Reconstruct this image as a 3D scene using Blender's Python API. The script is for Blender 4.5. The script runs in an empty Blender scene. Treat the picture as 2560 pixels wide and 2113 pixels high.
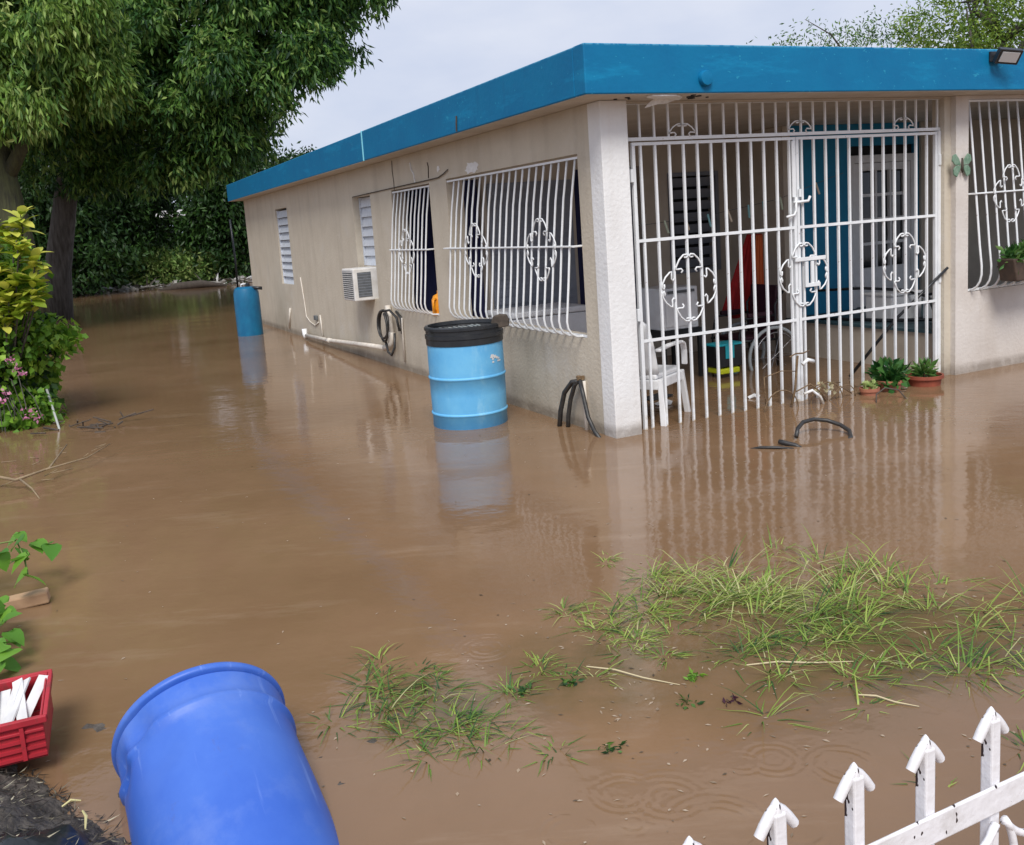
import bpy, math, random
import numpy as np
from mathutils import Vector, Matrix
R = math.radians
rnd = random.Random(7)
sc = bpy.context.scene
COL = sc.collection

# ---------------------------------------------------------------- camera
CAMZ = 1.57
F_PX, PX, PY, PITCH, ROLL = 2346.7, 1230.7, 915.6, 0.151, -0.0718
cp, sp = math.cos(PITCH), math.sin(PITCH)
Fv = Vector((0, cp, -sp)); Uv = Vector((0, sp, cp)); Rv = Vector((1, 0, 0))
cr, sr = math.cos(ROLL), math.sin(ROLL)
R2 = Rv * cr + Uv * sr; U2 = Uv * cr - Rv * sr
cam = bpy.data.cameras.new('camera'); camo = bpy.data.objects.new('camera', cam); COL.objects.link(camo)
m = Matrix((R2, U2, -Fv)).transposed().to_4x4(); m.translation = Vector((0, 0, CAMZ))
camo.matrix_world = m
cam.sensor_width = 36; cam.lens = 36 * F_PX / 2560
cam.shift_x = (1280 - PX) / 2560; cam.shift_y = (PY - 1056.5) / 2560
cam.clip_start = 0.05; cam.clip_end = 600
sc.camera = camo

# ---------------------------------------------------------------- light
SUN_AZ, SUN_EL = math.atan2(-1.0, -0.02), R(50)     # behind the camera, on the street side
SUN_DIR = Vector((math.cos(SUN_AZ) * math.cos(SUN_EL), math.sin(SUN_AZ) * math.cos(SUN_EL), math.sin(SUN_EL)))
w = bpy.data.worlds.new('World'); sc.world = w; w.use_nodes = True
nt = w.node_tree; nt.nodes.clear(); N = nt.nodes.new; L = nt.links.new
out = N('ShaderNodeOutputWorld'); bg = N('ShaderNodeBackground'); bg.inputs[1].default_value = 0.10
sky = N('ShaderNodeTexSky'); sky.sky_type = 'NISHITA'; sky.sun_disc = False
sky.sun_elevation = SUN_EL; sky.sun_rotation = math.pi / 2 - SUN_AZ
sky.air_density = 1.2; sky.dust_density = 2.0
tc = N('ShaderNodeTexCoord'); mp = N('ShaderNodeMapping'); mp.inputs['Scale'].default_value = (1, 1, 2.6)
n1 = N('ShaderNodeTexNoise'); n1.inputs['Scale'].default_value = 2.2; n1.inputs['Detail'].default_value = 6; n1.inputs['Roughness'].default_value = .5
n2 = N('ShaderNodeTexNoise'); n2.inputs['Scale'].default_value = 1.1; n2.inputs['Detail'].default_value = 4
L(tc.outputs['Generated'], mp.inputs[0]); L(mp.outputs[0], n1.inputs[0]); L(mp.outputs[0], n2.inputs[0])
cr1 = N('ShaderNodeValToRGB'); e = cr1.color_ramp
e.elements[0].position = .34; e.elements[0].color = (4.2, 4.9, 6.6, 1)
e.elements[1].position = .62; e.elements[1].color = (6.5, 6.8, 7.7, 1)
e.elements.new(.78).color = (8.6, 8.4, 8.7, 1)
L(n1.outputs[0], cr1.inputs[0])
mr = N('ShaderNodeMapRange'); mr.inputs[1].default_value = .25; mr.inputs[2].default_value = .6; mr.inputs[3].default_value = .80; mr.inputs[4].default_value = .97
L(n2.outputs[0], mr.inputs[0])
mx = N('ShaderNodeMix'); mx.data_type = 'RGBA'
L(mr.outputs[0], mx.inputs[0]); L(sky.outputs[0], mx.inputs[6]); L(cr1.outputs[0], mx.inputs[7])
L(mx.outputs[2], bg.inputs[0]); L(bg.outputs[0], out.inputs[0])
sl = bpy.data.lights.new('sun', 'SUN'); sl.energy = 2.7; sl.angle = R(24); sl.color = (1, .96, .9)
so = bpy.data.objects.new('sun', sl); COL.objects.link(so)
so.rotation_euler = SUN_DIR.to_track_quat('Z', 'Y').to_euler(); so.location = (5, -10, 20)
vs = sc.view_settings; vs.view_transform = 'Standard'; vs.look = 'None'; vs.gamma = 1; vs.use_curve_mapping = False
vs.exposure = 0.28

# ---------------------------------------------------------------- helpers
def tag(o, label=None, cat=None, group=None, kind=None):
    if label: o['label'] = label
    if cat: o['category'] = cat
    if group: o['group'] = group
    if kind: o['kind'] = kind
    return o

class MB:
    def __init__(s): s.v = []; s.f = []
    def add(s, vs, fs):
        b = len(s.v); s.v += [tuple(v) for v in vs]; s.f += [tuple(b + i for i in f) for f in fs]; return s
    def box(s, x0, x1, y0, y1, z0, z1):
        return s.add([(x0,y0,z0),(x1,y0,z0),(x1,y1,z0),(x0,y1,z0),(x0,y0,z1),(x1,y0,z1),(x1,y1,z1),(x0,y1,z1)],
                     [(0,3,2,1),(4,5,6,7),(0,1,5,4),(1,2,6,5),(2,3,7,6),(3,0,4,7)])
    def bar(s, a, b, w, h=None, up=(0, 0, 1)):
        h = h or w; a = Vector(a); b = Vector(b); d = (b - a).normalized(); up = Vector(up)
        if abs(d.dot(up)) > .98: up = Vector((1, 0, 0))
        sx = d.cross(up).normalized(); sy = sx.cross(d)
        vs = [p + sx * (i * w / 2) + sy * (j * h / 2) for p in (a, b) for i, j in ((-1,-1),(1,-1),(1,1),(-1,1))]
        return s.add(vs, [(3,2,1,0),(4,5,6,7),(0,1,5,4),(1,2,6,5),(2,3,7,6),(3,0,4,7)])
    def tube(s, pts, r, n=8, cap=True):
        pts = [Vector(p) for p in pts]; k = len(pts)
        rs = r if isinstance(r, (list, tuple)) else [r] * k
        t0 = (pts[1] - pts[0]).normalized(); u = Vector((0, 0, 1)) if abs(t0.z) < .9 else Vector((1, 0, 0))
        u = (u - t0 * u.dot(t0)).normalized(); vs = []
        for i, p in enumerate(pts):
            t = (pts[min(i + 1, k - 1)] - pts[max(i - 1, 0)]).normalized()
            u = (u - t * u.dot(t))
            u = u.normalized() if u.length > 1e-6 else Vector((1, 0, 0)); q = t.cross(u)
            vs += [p + (u * math.cos(a) + q * math.sin(a)) * rs[i] for a in (2 * math.pi * j / n for j in range(n))]
        fs = [(i * n + j, i * n + (j + 1) % n, (i + 1) * n + (j + 1) % n, (i + 1) * n + j) for i in range(k - 1) for j in range(n)]
        if cap: fs += [tuple(reversed(range(n))), tuple(range((k - 1) * n, k * n))]
        return s.add(vs, fs)
    def lathe(s, prof, n=32, c=(0, 0), cap0=True, cap1=True):
        vs = [(c[0] + r * math.cos(2 * math.pi * j / n), c[1] + r * math.sin(2 * math.pi * j / n), z) for r, z in prof for j in range(n)]
        k = len(prof)
        fs = [(i * n + j, i * n + (j + 1) % n, (i + 1) * n + (j + 1) % n, (i + 1) * n + j) for i in range(k - 1) for j in range(n)]
        if cap0: fs.append(tuple(reversed(range(n))))
        if cap1: fs.append(tuple(range((k - 1) * n, k * n)))
        return s.add(vs, fs)
    def prism(s, poly, n0, n1, axis='y'):
        k = len(poly)
        def P(a, b, t): return {'y': (a, t, b), 'x': (t, a, b), 'z': (a, b, t)}[axis]
        vs = [P(a, b, n0) for a, b in poly] + [P(a, b, n1) for a, b in poly]
        return s.add(vs, [tuple(range(k)), tuple(reversed(range(k, 2 * k)))] + [(i, i + k, (i + 1) % k + k, (i + 1) % k) for i in range(k)])
    def xf(s, M): s.v = [tuple(M @ Vector(v)) for v in s.v]; return s
    def build(s, name, mat, parent=None, smooth=False, bevel=0, autosmooth=None):
        me = bpy.data.meshes.new(name); me.from_pydata(s.v, [], s.f); me.materials.append(mat)
        if smooth or autosmooth:
            me.polygons.foreach_set('use_smooth', [True] * len(me.polygons))
        if autosmooth: me.set_sharp_from_angle(angle=R(autosmooth))
        me.update()
        o = bpy.data.objects.new(name, me); COL.objects.link(o); o.parent = parent
        if bevel:
            b = o.modifiers.new('bevel', 'BEVEL'); b.width = bevel; b.segments = 2; b.limit_method = 'ANGLE'
        return o

def share(src, name, parent, loc=(0, 0, 0), rot=(0, 0, 0), scale=(1, 1, 1)):
    o = bpy.data.objects.new(name, src.data); COL.objects.link(o); o.parent = parent
    o.location = loc; o.rotation_euler = rot; o.scale = scale; return o
def empty(name, loc=(0, 0, 0), rz=0, rx=0, ry=0):
    o = bpy.data.objects.new(name, None); o.empty_display_size = .1; COL.objects.link(o); o.location = loc; o.rotation_euler = (rx, ry, rz); return o
def thing(name, label, cat, loc=(0, 0, 0), rz=0, group=None, **k):
    return tag(empty(name, loc, rz, **k), label, cat, group)

# ---------------------------------------------------------------- materials
def material(name, col, rough=.6, col2=None, scale=6, detail=6, bump=0, bscale=30, spec=.5, metal=0, contrast=(.35, .65),
             stretch=(1, 1, 1), extra=None, attr=None, translucent=0):
    m = bpy.data.materials.new(name); m.use_nodes = True; nt = m.node_tree; N = nt.nodes.new; L = nt.links.new
    b = nt.nodes['Principled BSDF']; b.inputs['Roughness'].default_value = rough; b.inputs['Metallic'].default_value = metal
    b.inputs['Specular IOR Level'].default_value = spec
    b.inputs['Base Color'].default_value = (*col, 1)
    tc = N('ShaderNodeTexCoord'); mp = N('ShaderNodeMapping'); mp.inputs['Scale'].default_value = stretch; L(tc.outputs['Object'], mp.inputs[0])
    src = None
    if col2:
        n = N('ShaderNodeTexNoise'); n.inputs['Scale'].default_value = scale; n.inputs['Detail'].default_value = detail; n.inputs['Roughness'].default_value = .6
        L(mp.outputs[0], n.inputs[0])
        mr = N('ShaderNodeMapRange'); mr.inputs[1].default_value, mr.inputs[2].default_value = contrast; L(n.outputs[0], mr.inputs[0])
        mx = N('ShaderNodeMix'); mx.data_type = 'RGBA'; mx.inputs[6].default_value = (*col, 1); mx.inputs[7].default_value = (*col2, 1)
        L(mr.outputs[0], mx.inputs[0]); src = mx.outputs[2]
    if attr:
        a = N('ShaderNodeAttribute'); a.attribute_name = attr[0]
        cr = N('ShaderNodeValToRGB'); cr.color_ramp.elements[0].color = (*attr[1][0], 1); cr.color_ramp.elements[1].color = (*attr[1][-1], 1)
        for i, c in enumerate(attr[1][1:-1]): cr.color_ramp.elements.new((i + 1) / (len(attr[1]) - 1)).color = (*c, 1)
        L(a.outputs['Fac'], cr.inputs[0]); src = cr.outputs[0]
    if extra: src = extra(nt, tc, src)
    if src: L(src, b.inputs['Base Color'])
    if bump:
        n = N('ShaderNodeTexNoise'); n.inputs['Scale'].default_value = bscale; n.inputs['Detail'].default_value = 5; L(mp.outputs[0], n.inputs[0])
        bp = N('ShaderNodeBump'); bp.inputs['Strength'].default_value = 1; bp.inputs['Distance'].default_value = bump
        L(n.outputs[0], bp.inputs['Height']); L(bp.outputs[0], b.inputs['Normal'])
    if translucent:
        t = N('ShaderNodeBsdfTranslucent'); mixs = N('ShaderNodeMixShader'); mixs.inputs[0].default_value = translucent
        if src: L(src, t.inputs[0])
        else: t.inputs[0].default_value = (*col, 1)
        o = nt.nodes['Material Output']; L(b.outputs[0], mixs.inputs[1]); L(t.outputs[0], mixs.inputs[2]); L(mixs.outputs[0], o.inputs[0])
    return m

def mixc(nt, fac, a, b):
    mx = nt.nodes.new('ShaderNodeMix'); mx.data_type = 'RGBA'; nt.links.new(fac, mx.inputs[0])
    for i, c in ((6, a), (7, b)):
        if isinstance(c, tuple): mx.inputs[i].default_value = (*c, 1)
        else: nt.links.new(c, mx.inputs[i])
    return mx.outputs[2]
def noise_mask(nt, tc, scale, lo, hi, stretch=(1, 1, 1), detail=6, rough=.6):
    mp = nt.nodes.new('ShaderNodeMapping'); mp.inputs['Scale'].default_value = stretch; nt.links.new(tc.outputs['Object'], mp.inputs[0])
    n = nt.nodes.new('ShaderNodeTexNoise'); n.inputs['Scale'].default_value = scale; n.inputs['Detail'].default_value = detail; n.inputs['Roughness'].default_value = rough
    nt.links.new(mp.outputs[0], n.inputs[0])
    mr = nt.nodes.new('ShaderNodeMapRange'); mr.inputs[1].default_value = lo; mr.inputs[2].default_value = hi; nt.links.new(n.outputs[0], mr.inputs[0])
    return mr.outputs[0]
def math_(nt, op, a, b=None, c=None):
    n = nt.nodes.new('ShaderNodeMath'); n.operation = op
    for i, v in enumerate((a, b, c)):
        if v is None: continue
        if isinstance(v, (int, float)): n.inputs[i].default_value = v
        else: nt.links.new(v, n.inputs[i])
    return n.outputs[0]
def zmask(nt, tc, z0, z1):
    s = nt.nodes.new('ShaderNodeSeparateXYZ'); nt.links.new(tc.outputs['Object'], s.inputs[0])
    mr = nt.nodes.new('ShaderNodeMapRange'); mr.inputs[1].default_value = z0; mr.inputs[2].default_value = z1; nt.links.new(s.outputs[2], mr.inputs[0]); return mr.outputs[0]
def wall_extra(dirt=(.23, .19, .14), pale=(.62, .61, .60), amount=.6):
    def f(nt, tc, src):
        streak = noise_mask(nt, tc, 3.0, .50, .72, (1.6, 1.6, .14), 8)
        src = mixc(nt, math_(nt, 'MULTIPLY', streak, .38 * amount), src, dirt)
        blotch = noise_mask(nt, tc, 1.7, .55, .70, (1, 1, 1), 8, .7)
        src = mixc(nt, math_(nt, 'MULTIPLY', blotch, .30), src, pale)
        base = math_(nt, 'MULTIPLY', zmask(nt, tc, .34, .02), noise_mask(nt, tc, 4, .25, .6, (1, 1, .5), 8, .7))
        src = mixc(nt, math_(nt, 'MULTIPLY', base, .75 * amount), src, dirt)
        wet = math_(nt, 'MULTIPLY', math_(nt, 'MULTIPLY', zmask(nt, tc, .10, .045), noise_mask(nt, tc, 6, .2, .5)), .62)
        src = mixc(nt, wet, src, (.15, .115, .085))
        chips = noise_mask(nt, tc, 26, .72, .75, (1, 1, 1), 3)
        return mixc(nt, math_(nt, 'MULTIPLY', chips, .6), src, pale)
    return f
def paint_extra(dirt, amt=.5, sc_=7):
    def f(nt, tc, src):
        return mixc(nt, math_(nt, 'MULTIPLY', noise_mask(nt, tc, sc_, .56, .72, (1, 1, 1), 8, .7), amt), src, dirt)
    return f

M_wall = material('stucco_beige', (.58, .52, .425), .85, (.52, .46, .37), 2.2, bump=.004, bscale=34, extra=wall_extra())
M_front = material('stucco_pale', (.66, .615, .575), .85, (.58, .53, .49), 2.2, bump=.004, bscale=34, extra=wall_extra((.36, .29, .22), (.74, .73, .74), .5))
M_column = material('stucco_white', (.80, .80, .80), .8, (.73, .73, .73), 3, bump=.004, bscale=34, extra=wall_extra((.45, .36, .27), (.8, .8, .8), .5))
M_soffit = material('soffit_stucco', (.56, .51, .45), .9, (.47, .42, .36), 4, bump=.003, bscale=40)
M_inside = material('porch_wall_paint', (.56, .50, .42), .85, (.48, .42, .35), 3, bump=.002)
def fascia_extra(nt, tc, src):
    streak = noise_mask(nt, tc, 4, .56, .66, (.35, .35, 1.6), 7, .7)
    src = mixc(nt, math_(nt, 'MULTIPLY', streak, .35), src, (.006, .27, .50))
    dark = noise_mask(nt, tc, 3, .58, .75, (1.3, 1.3, .3), 8, .7)
    src = mixc(nt, math_(nt, 'MULTIPLY', dark, .4), src, (.004, .08, .20))
    chips = noise_mask(nt, tc, 30, .70, .72, (.6, .6, 1), 2)
    top = math_(nt, 'MULTIPLY', zmask(nt, tc, 2.635, 2.650), noise_mask(nt, tc, 18, .45, .5, (1, 1, .4)))
    src = mixc(nt, math_(nt, 'MULTIPLY', top, .45), src, (.16, .45, .60))
    return mixc(nt, math_(nt, 'MULTIPLY', chips, .35), src, (.05, .42, .58))
M_fascia = material('blue_fascia_paint', (.001, .160, .335), .6, spec=.25, col2=(.001, .14, .31), scale=3, bump=.002, bscale=25, extra=fascia_extra)
M_roof = material('roof_screed', (.45, .45, .44), .9, (.3, .3, .29), 2)
def iron_extra(nt, tc, src):
    rust = noise_mask(nt, tc, 34, .68, .73, (1, 1, 1), 3)
    src = mixc(nt, math_(nt, 'MULTIPLY', rust, .6), src, (.20, .10, .05))
    low = math_(nt, 'MULTIPLY', zmask(nt, tc, .20, .0), noise_mask(nt, tc, 18, .45, .6))
    return mixc(nt, math_(nt, 'MULTIPLY', low, .8), src, (.42, .32, .18))
M_iron = material('white_painted_iron', (.80, .82, .84), .4, (.72, .74, .76), 8, bump=.0006, bscale=70, extra=iron_extra)
M_white = material('white_plastic', (.80, .81, .83), .38, (.72, .72, .73), 9)
M_slat = material('louvre_white_metal', (.66, .70, .77), .4, (.56, .60, .66), 14)
M_acmetal = material('air_conditioner_case', (.74, .73, .72), .5, (.62, .60, .57), 8)
M_grey = material('grille_grey', (.13, .14, .15), .6, (.09, .10, .11), 20)
M_navy = material('navy_depth_shade', (.028, .032, .11), .9, (.015, .018, .07), 3, stretch=(6, 6, .4))  # dark colour standing in for the shade of deep rooms
M_greypanel = material('grey_blue_metal', (.24, .26, .31), .6, (.19, .21, .25), 5)
M_bluewall = material('blue_porch_wall', (.006, .25, .46), .6, (.005, .19, .37), 3)
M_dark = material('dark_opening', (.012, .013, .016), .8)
M_glass = material('dark_window_glass', (.02, .025, .03), .08, spec=.6)
def drum_extra(nt, tc, src):
    sc1 = noise_mask(nt, tc, 11, .52, .72, (1, 1, .35), 9, .75)
    src = mixc(nt, math_(nt, 'MULTIPLY', sc1, .6), src, (.30, .60, .80))
    sm = noise_mask(nt, tc, 5, .56, .75, (1, 1, 1.4), 8, .7)
    src = mixc(nt, math_(nt, 'MULTIPLY', sm, .35), src, (.07, .27, .50))
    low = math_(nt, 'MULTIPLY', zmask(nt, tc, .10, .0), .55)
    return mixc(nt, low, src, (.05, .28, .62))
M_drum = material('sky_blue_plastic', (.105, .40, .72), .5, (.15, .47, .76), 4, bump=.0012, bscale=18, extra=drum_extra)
M_drumdark = material('deep_blue_plastic', (.004, .11, .24), .4, (.006, .15, .30), 6)
M_black = material('black_plastic', (.012, .014, .018), .35, (.025, .027, .03), 9)
M_rubber = material('black_rubber_hose', (.018, .018, .02), .45, (.04, .038, .035), 30)
def barrel_extra(nt, tc, src):
    src = mixc(nt, math_(nt, 'MULTIPLY', noise_mask(nt, tc, 4, .5, .72, (1, 1, 1), 8, .7), .5), src, (.14, .23, .56))
    scr = noise_mask(nt, tc, 30, .62, .70, (1, 1, .06), 3)
    src = mixc(nt, math_(nt, 'MULTIPLY', scr, .35), src, (.22, .34, .74))
    mud = noise_mask(nt, tc, 9, .60, .74, (1, 1, .6), 9, .75)
    return mixc(nt, math_(nt, 'MULTIPLY', mud, .5), src, (.09, .09, .22))
M_bluebarrel = material('bright_blue_plastic', (.034, .115, .50), .46, (.06, .16, .56), 2.5, bump=.002, bscale=9,
                        extra=barrel_extra)
M_pvc = material('white_pvc_pipe', (.70, .66, .60), .5, (.58, .52, .45), 9)
M_terra = material('terracotta', (.32, .075, .04), .75, (.22, .055, .03), 8, bump=.001)
M_terralight = material('dusty_terracotta', (.42, .16, .09), .8, (.30, .11, .07), 8, bump=.001)
M_orange = material('orange_plastic', (.85, .33, .01), .4, (.75, .26, .01), 6)
M_red = material('red_plastic', (.46, .025, .04), .5, (.34, .02, .03), 10, extra=paint_extra((.10, .045, .035), .85, 9))
M_clothred = material('dark_red_cloth', (.45, .014, .016), .85, (.30, .010, .012), 5, stretch=(8, 8, .5))
M_clothorange = material('burnt_orange_cloth', (.68, .15, .04), .85, (.50, .10, .03), 5, stretch=(8, 8, .5))
M_maroon = material('maroon_vinyl', (.045, .008, .02), .6, (.03, .006, .014), 8)
M_chrome = material('grey_tube_metal', (.30, .30, .32), .35, metal=.7)
M_greenmetal = material('green_weathered_metal', (.10, .20, .13), .6, (.22, .32, .24), 30)
M_rust = material('rusty_wire', (.11, .065, .035), .8, (.22, .15, .08), 40)
M_wood = material('tan_wood', (.46, .30, .18), .75, (.36, .22, .13), 12, bump=.004, bscale=22, stretch=(.5, 1.4, 1))
M_darkwood = material('dark_weathered_wood', (.05, .04, .032), .85, (.09, .07, .055), 14, bump=.003)
M_cyan = material('cyan_plastic', (.02, .38, .46), .4)
M_yellow = material('yellow_plastic', (.55, .60, .02), .4)
M_paper = material('white_slat_plastic', (.72, .72, .72), .5, (.58, .58, .58), 9)
M_soil = material('dark_mud', (.035, .028, .022), .75, (.11, .095, .08), 22, bump=.02, bscale=30)
M_tarp = material('black_tarp', (.008, .011, .014), .35, (.02, .024, .028), 6, bump=.004, bscale=18)
M_bark = material('grey_bark', (.11, .10, .09), .9, (.045, .038, .032), 5, bump=.03, bscale=7, stretch=(3, 3, .5))
M_mossbark = material('mossy_bark', (.07, .075, .03), .9, (.035, .035, .02), 5, bump=.03, bscale=7, stretch=(3, 3, .5))
M_ground = material('silt_ground', (.14, .10, .07), .9, (.09, .07, .05), 3)
M_fence = material('glossy_white_fence_paint', (.80, .79, .82), .4, (.62, .60, .60), 14, contrast=(.5, .75), bump=.0022, bscale=50,
                   extra=lambda nt, tc, s: mixc(nt, noise_mask(nt, tc, 46, .645, .655, (1, 1, .6), 2), s, (.03, .018, .02)))
M_peel = material('peeled_white_plaster', (.80, .80, .80), .8, (.68, .67, .66), 25, bump=.004)
LEAF = lambda name, ramp, tr=.3, rough=.5: material(name, ramp[0], rough, attr=('tint', ramp), translucent=tr, spec=.4)
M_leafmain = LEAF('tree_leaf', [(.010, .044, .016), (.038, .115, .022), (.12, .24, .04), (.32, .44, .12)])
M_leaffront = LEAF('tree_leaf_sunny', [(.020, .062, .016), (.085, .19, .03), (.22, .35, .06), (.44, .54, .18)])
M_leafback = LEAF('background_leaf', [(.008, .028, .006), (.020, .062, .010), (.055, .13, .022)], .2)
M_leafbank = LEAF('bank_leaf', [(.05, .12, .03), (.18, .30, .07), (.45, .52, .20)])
M_leafright = LEAF('roadside_leaf', [(.05, .12, .015), (.15, .26, .03), (.30, .38, .06)])
M_leafvine = LEAF('vine_leaf', [(.05, .15, .015), (.16, .34, .03), (.36, .55, .07)], .35)
M_leafyellow = LEAF('yellow_green_leaf', [(.16, .26, .02), (.42, .50, .05), (.66, .64, .12)], .35)
M_leafheart = LEAF('bright_vine_leaf', [(.07, .23, .025), (.20, .42, .05)], .4)
M_grass = LEAF('flooded_grass_blade', [(.04, .10, .028), (.15, .27, .04), (.36, .46, .09), (.56, .54, .27)], .3)
M_potleaf = LEAF('pot_plant_leaf', [(.02, .09, .02), (.05, .16, .03), (.12, .22, .05)], .25)
M_pink = LEAF('pink_flower_petal', [(.55, .16, .32), (.70, .35, .50)], .3)
M_straw = LEAF('straw', [(.10, .08, .05), (.30, .25, .15), (.50, .45, .30)], .1)
M_pale = LEAF('floating_specks', [(.05, .035, .02), (.34, .25, .17), (.45, .36, .27)], .1)

# water -----------------------------------------------------------
RINGS = [(.27, 2.37, .11), (.39, 2.33, .13), (.72, 2.48, .10), (.63, 2.47, .07), (.28, 2.24, .05), (.11, 2.22, .10), (.69, 2.17, .10), (-.1, 3.32, .12), (.50, 2.2, .17), (.9, 2.42, .12), (.02, 2.1, .1)]
def water_material():
    m = bpy.data.materials.new('muddy_flood_water'); m.use_nodes = True; nt = m.node_tree; N = nt.nodes.new; L = nt.links.new
    b = nt.nodes['Principled BSDF']; b.inputs['Roughness'].default_value = .075; b.inputs['IOR'].default_value = 1.38
    tc = N('ShaderNodeTexCoord')
    silt = noise_mask(nt, tc, .55, .3, .7, (1, 1, 1), 5, .55)
    c = mixc(nt, silt, (.178, .104, .055), (.248, .152, .086))
    fine = noise_mask(nt, tc, 4.5, .45, .8, (1, .5, 1), 8, .7)
    c = mixc(nt, math_(nt, 'MULTIPLY', fine, .35), c, (.17, .105, .05))
    streaks = noise_mask(nt, tc, 2.2, .56, .74, (.35, 1.6, 1), 9, .72)
    c = mixc(nt, math_(nt, 'MULTIPLY', streaks, .35), c, (.36, .26, .18))
    gp = N('ShaderNodeNewGeometry')      # drowned turf showing through the shallows where the grass stands
    for gx, gy, gr in ((1.0, 3.15, .75), (.25, 3.1, .5), (-.3, 2.9, .35), (1.5, 3.2, .6)):
        vm = N('ShaderNodeVectorMath'); vm.operation = 'DISTANCE'; L(gp.outputs['Position'], vm.inputs[0]); vm.inputs[1].default_value = (gx, gy, 0)
        mr = N('ShaderNodeMapRange'); mr.interpolation_type = 'SMOOTHSTEP'; mr.inputs[1].default_value = gr; mr.inputs[2].default_value = gr * .2; L(vm.outputs['Value'], mr.inputs[0])
        c = mixc(nt, math_(nt, 'MULTIPLY', math_(nt, 'MULTIPLY', mr.outputs[0], noise_mask(nt, tc, 3.2, .28, .60, (1, 1, 1), 8, .65)), .72), c, (.085, .070, .028))
    L(c, b.inputs['Base Color'])
    def nz(scale, stretch, det=4):
        mp = N('ShaderNodeMapping'); mp.inputs['Scale'].default_value = stretch; L(tc.outputs['Object'], mp.inputs[0])
        n = N('ShaderNodeTexNoise'); n.inputs['Scale'].default_value = scale; n.inputs['Detail'].default_value = det; n.inputs['Roughness'].default_value = .5; L(mp.outputs[0], n.inputs[0]); return n.outputs[0]
    h = math_(nt, 'MULTIPLY', nz(7, (1, 1.3, 1), 3), .0020)
    h = math_(nt, 'ADD', h, math_(nt, 'MULTIPLY', nz(1.1, (.8, 1, 1), 2), .006))
    h = math_(nt, 'ADD', h, math_(nt, 'MULTIPLY', nz(38, (1, 1, 1), 2), .00022))
    g = N('ShaderNodeNewGeometry'); brk = noise_mask(nt, tc, 9, .40, .62, (1, 1, 1), 3)
    for x, y, r in RINGS:
        vm = N('ShaderNodeVectorMath'); vm.operation = 'DISTANCE'; L(g.outputs['Position'], vm.inputs[0]); vm.inputs[1].default_value = (x, y, 0)
        d = vm.outputs['Value']
        env = math_(nt, 'POWER', 2.718, math_(nt, 'MULTIPLY', math_(nt, 'POWER', math_(nt, 'DIVIDE', math_(nt, 'SUBTRACT', d, r * .62), r * .30), 2), -1.0))
        wv = math_(nt, 'MULTIPLY', math_(nt, 'SINE', math_(nt, 'MULTIPLY', d, 2 * math.pi / .030)), env)
        h = math_(nt, 'ADD', h, math_(nt, 'MULTIPLY', math_(nt, 'MULTIPLY', wv, brk), .00060))
    bp = N('ShaderNodeBump'); bp.inputs['Strength'].default_value = 1; bp.inputs['Distance'].default_value = 1; L(h, bp.inputs['Height']); L(bp.outputs[0], b.inputs['Normal'])
    return m
M_water = water_material()

# ---------------------------------------------------------------- setting
def grid_sheet(name, x0, x1, y0, y1, nx, ny, zf, mat):
    mb = MB(); vs = [(x0 + (x1 - x0) * i / nx, y0 + (y1 - y0) * j / ny, 0) for j in range(ny + 1) for i in range(nx + 1)]
    vs = [(x, y, zf(x, y)) for x, y, _ in vs]
    mb.add(vs, [(j * (nx + 1) + i, j * (nx + 1) + i + 1, (j + 1) * (nx + 1) + i + 1, (j + 1) * (nx + 1) + i) for j in range(ny) for i in range(nx)])
    return mb.build(name, mat, smooth=True)
ground = grid_sheet('ground', -200, 200, -100, 300, 40, 40, lambda x, y: -.40 + max(0, min(1, (y - 46) / 10)) * .75, M_ground)
tag(ground, kind='structure')
water = MB().add([(-180, -60, 0), (180, -60, 0), (180, 60, 0), (-180, 60, 0)], [(0, 1, 2, 3)]).build('water', M_water); tag(water, kind='structure')

# ---------------------------------------------------------------- house
TH = 0.427; HC = Vector((0.843, 6.491, 0))
house = thing('house', 'single-storey beige concrete house with flat roof and bright blue roof edge standing in brown floodwater', 'house', HC, TH)
HM = Matrix.Translation(HC) @ Matrix.Rotation(TH, 4, 'Z')
def hw(x, y, z=0): return HM @ Vector((x, y, z))
T = .17; ZC = 2.33; ZB = -.38; LY = 12.95; LX = 9.6

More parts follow.
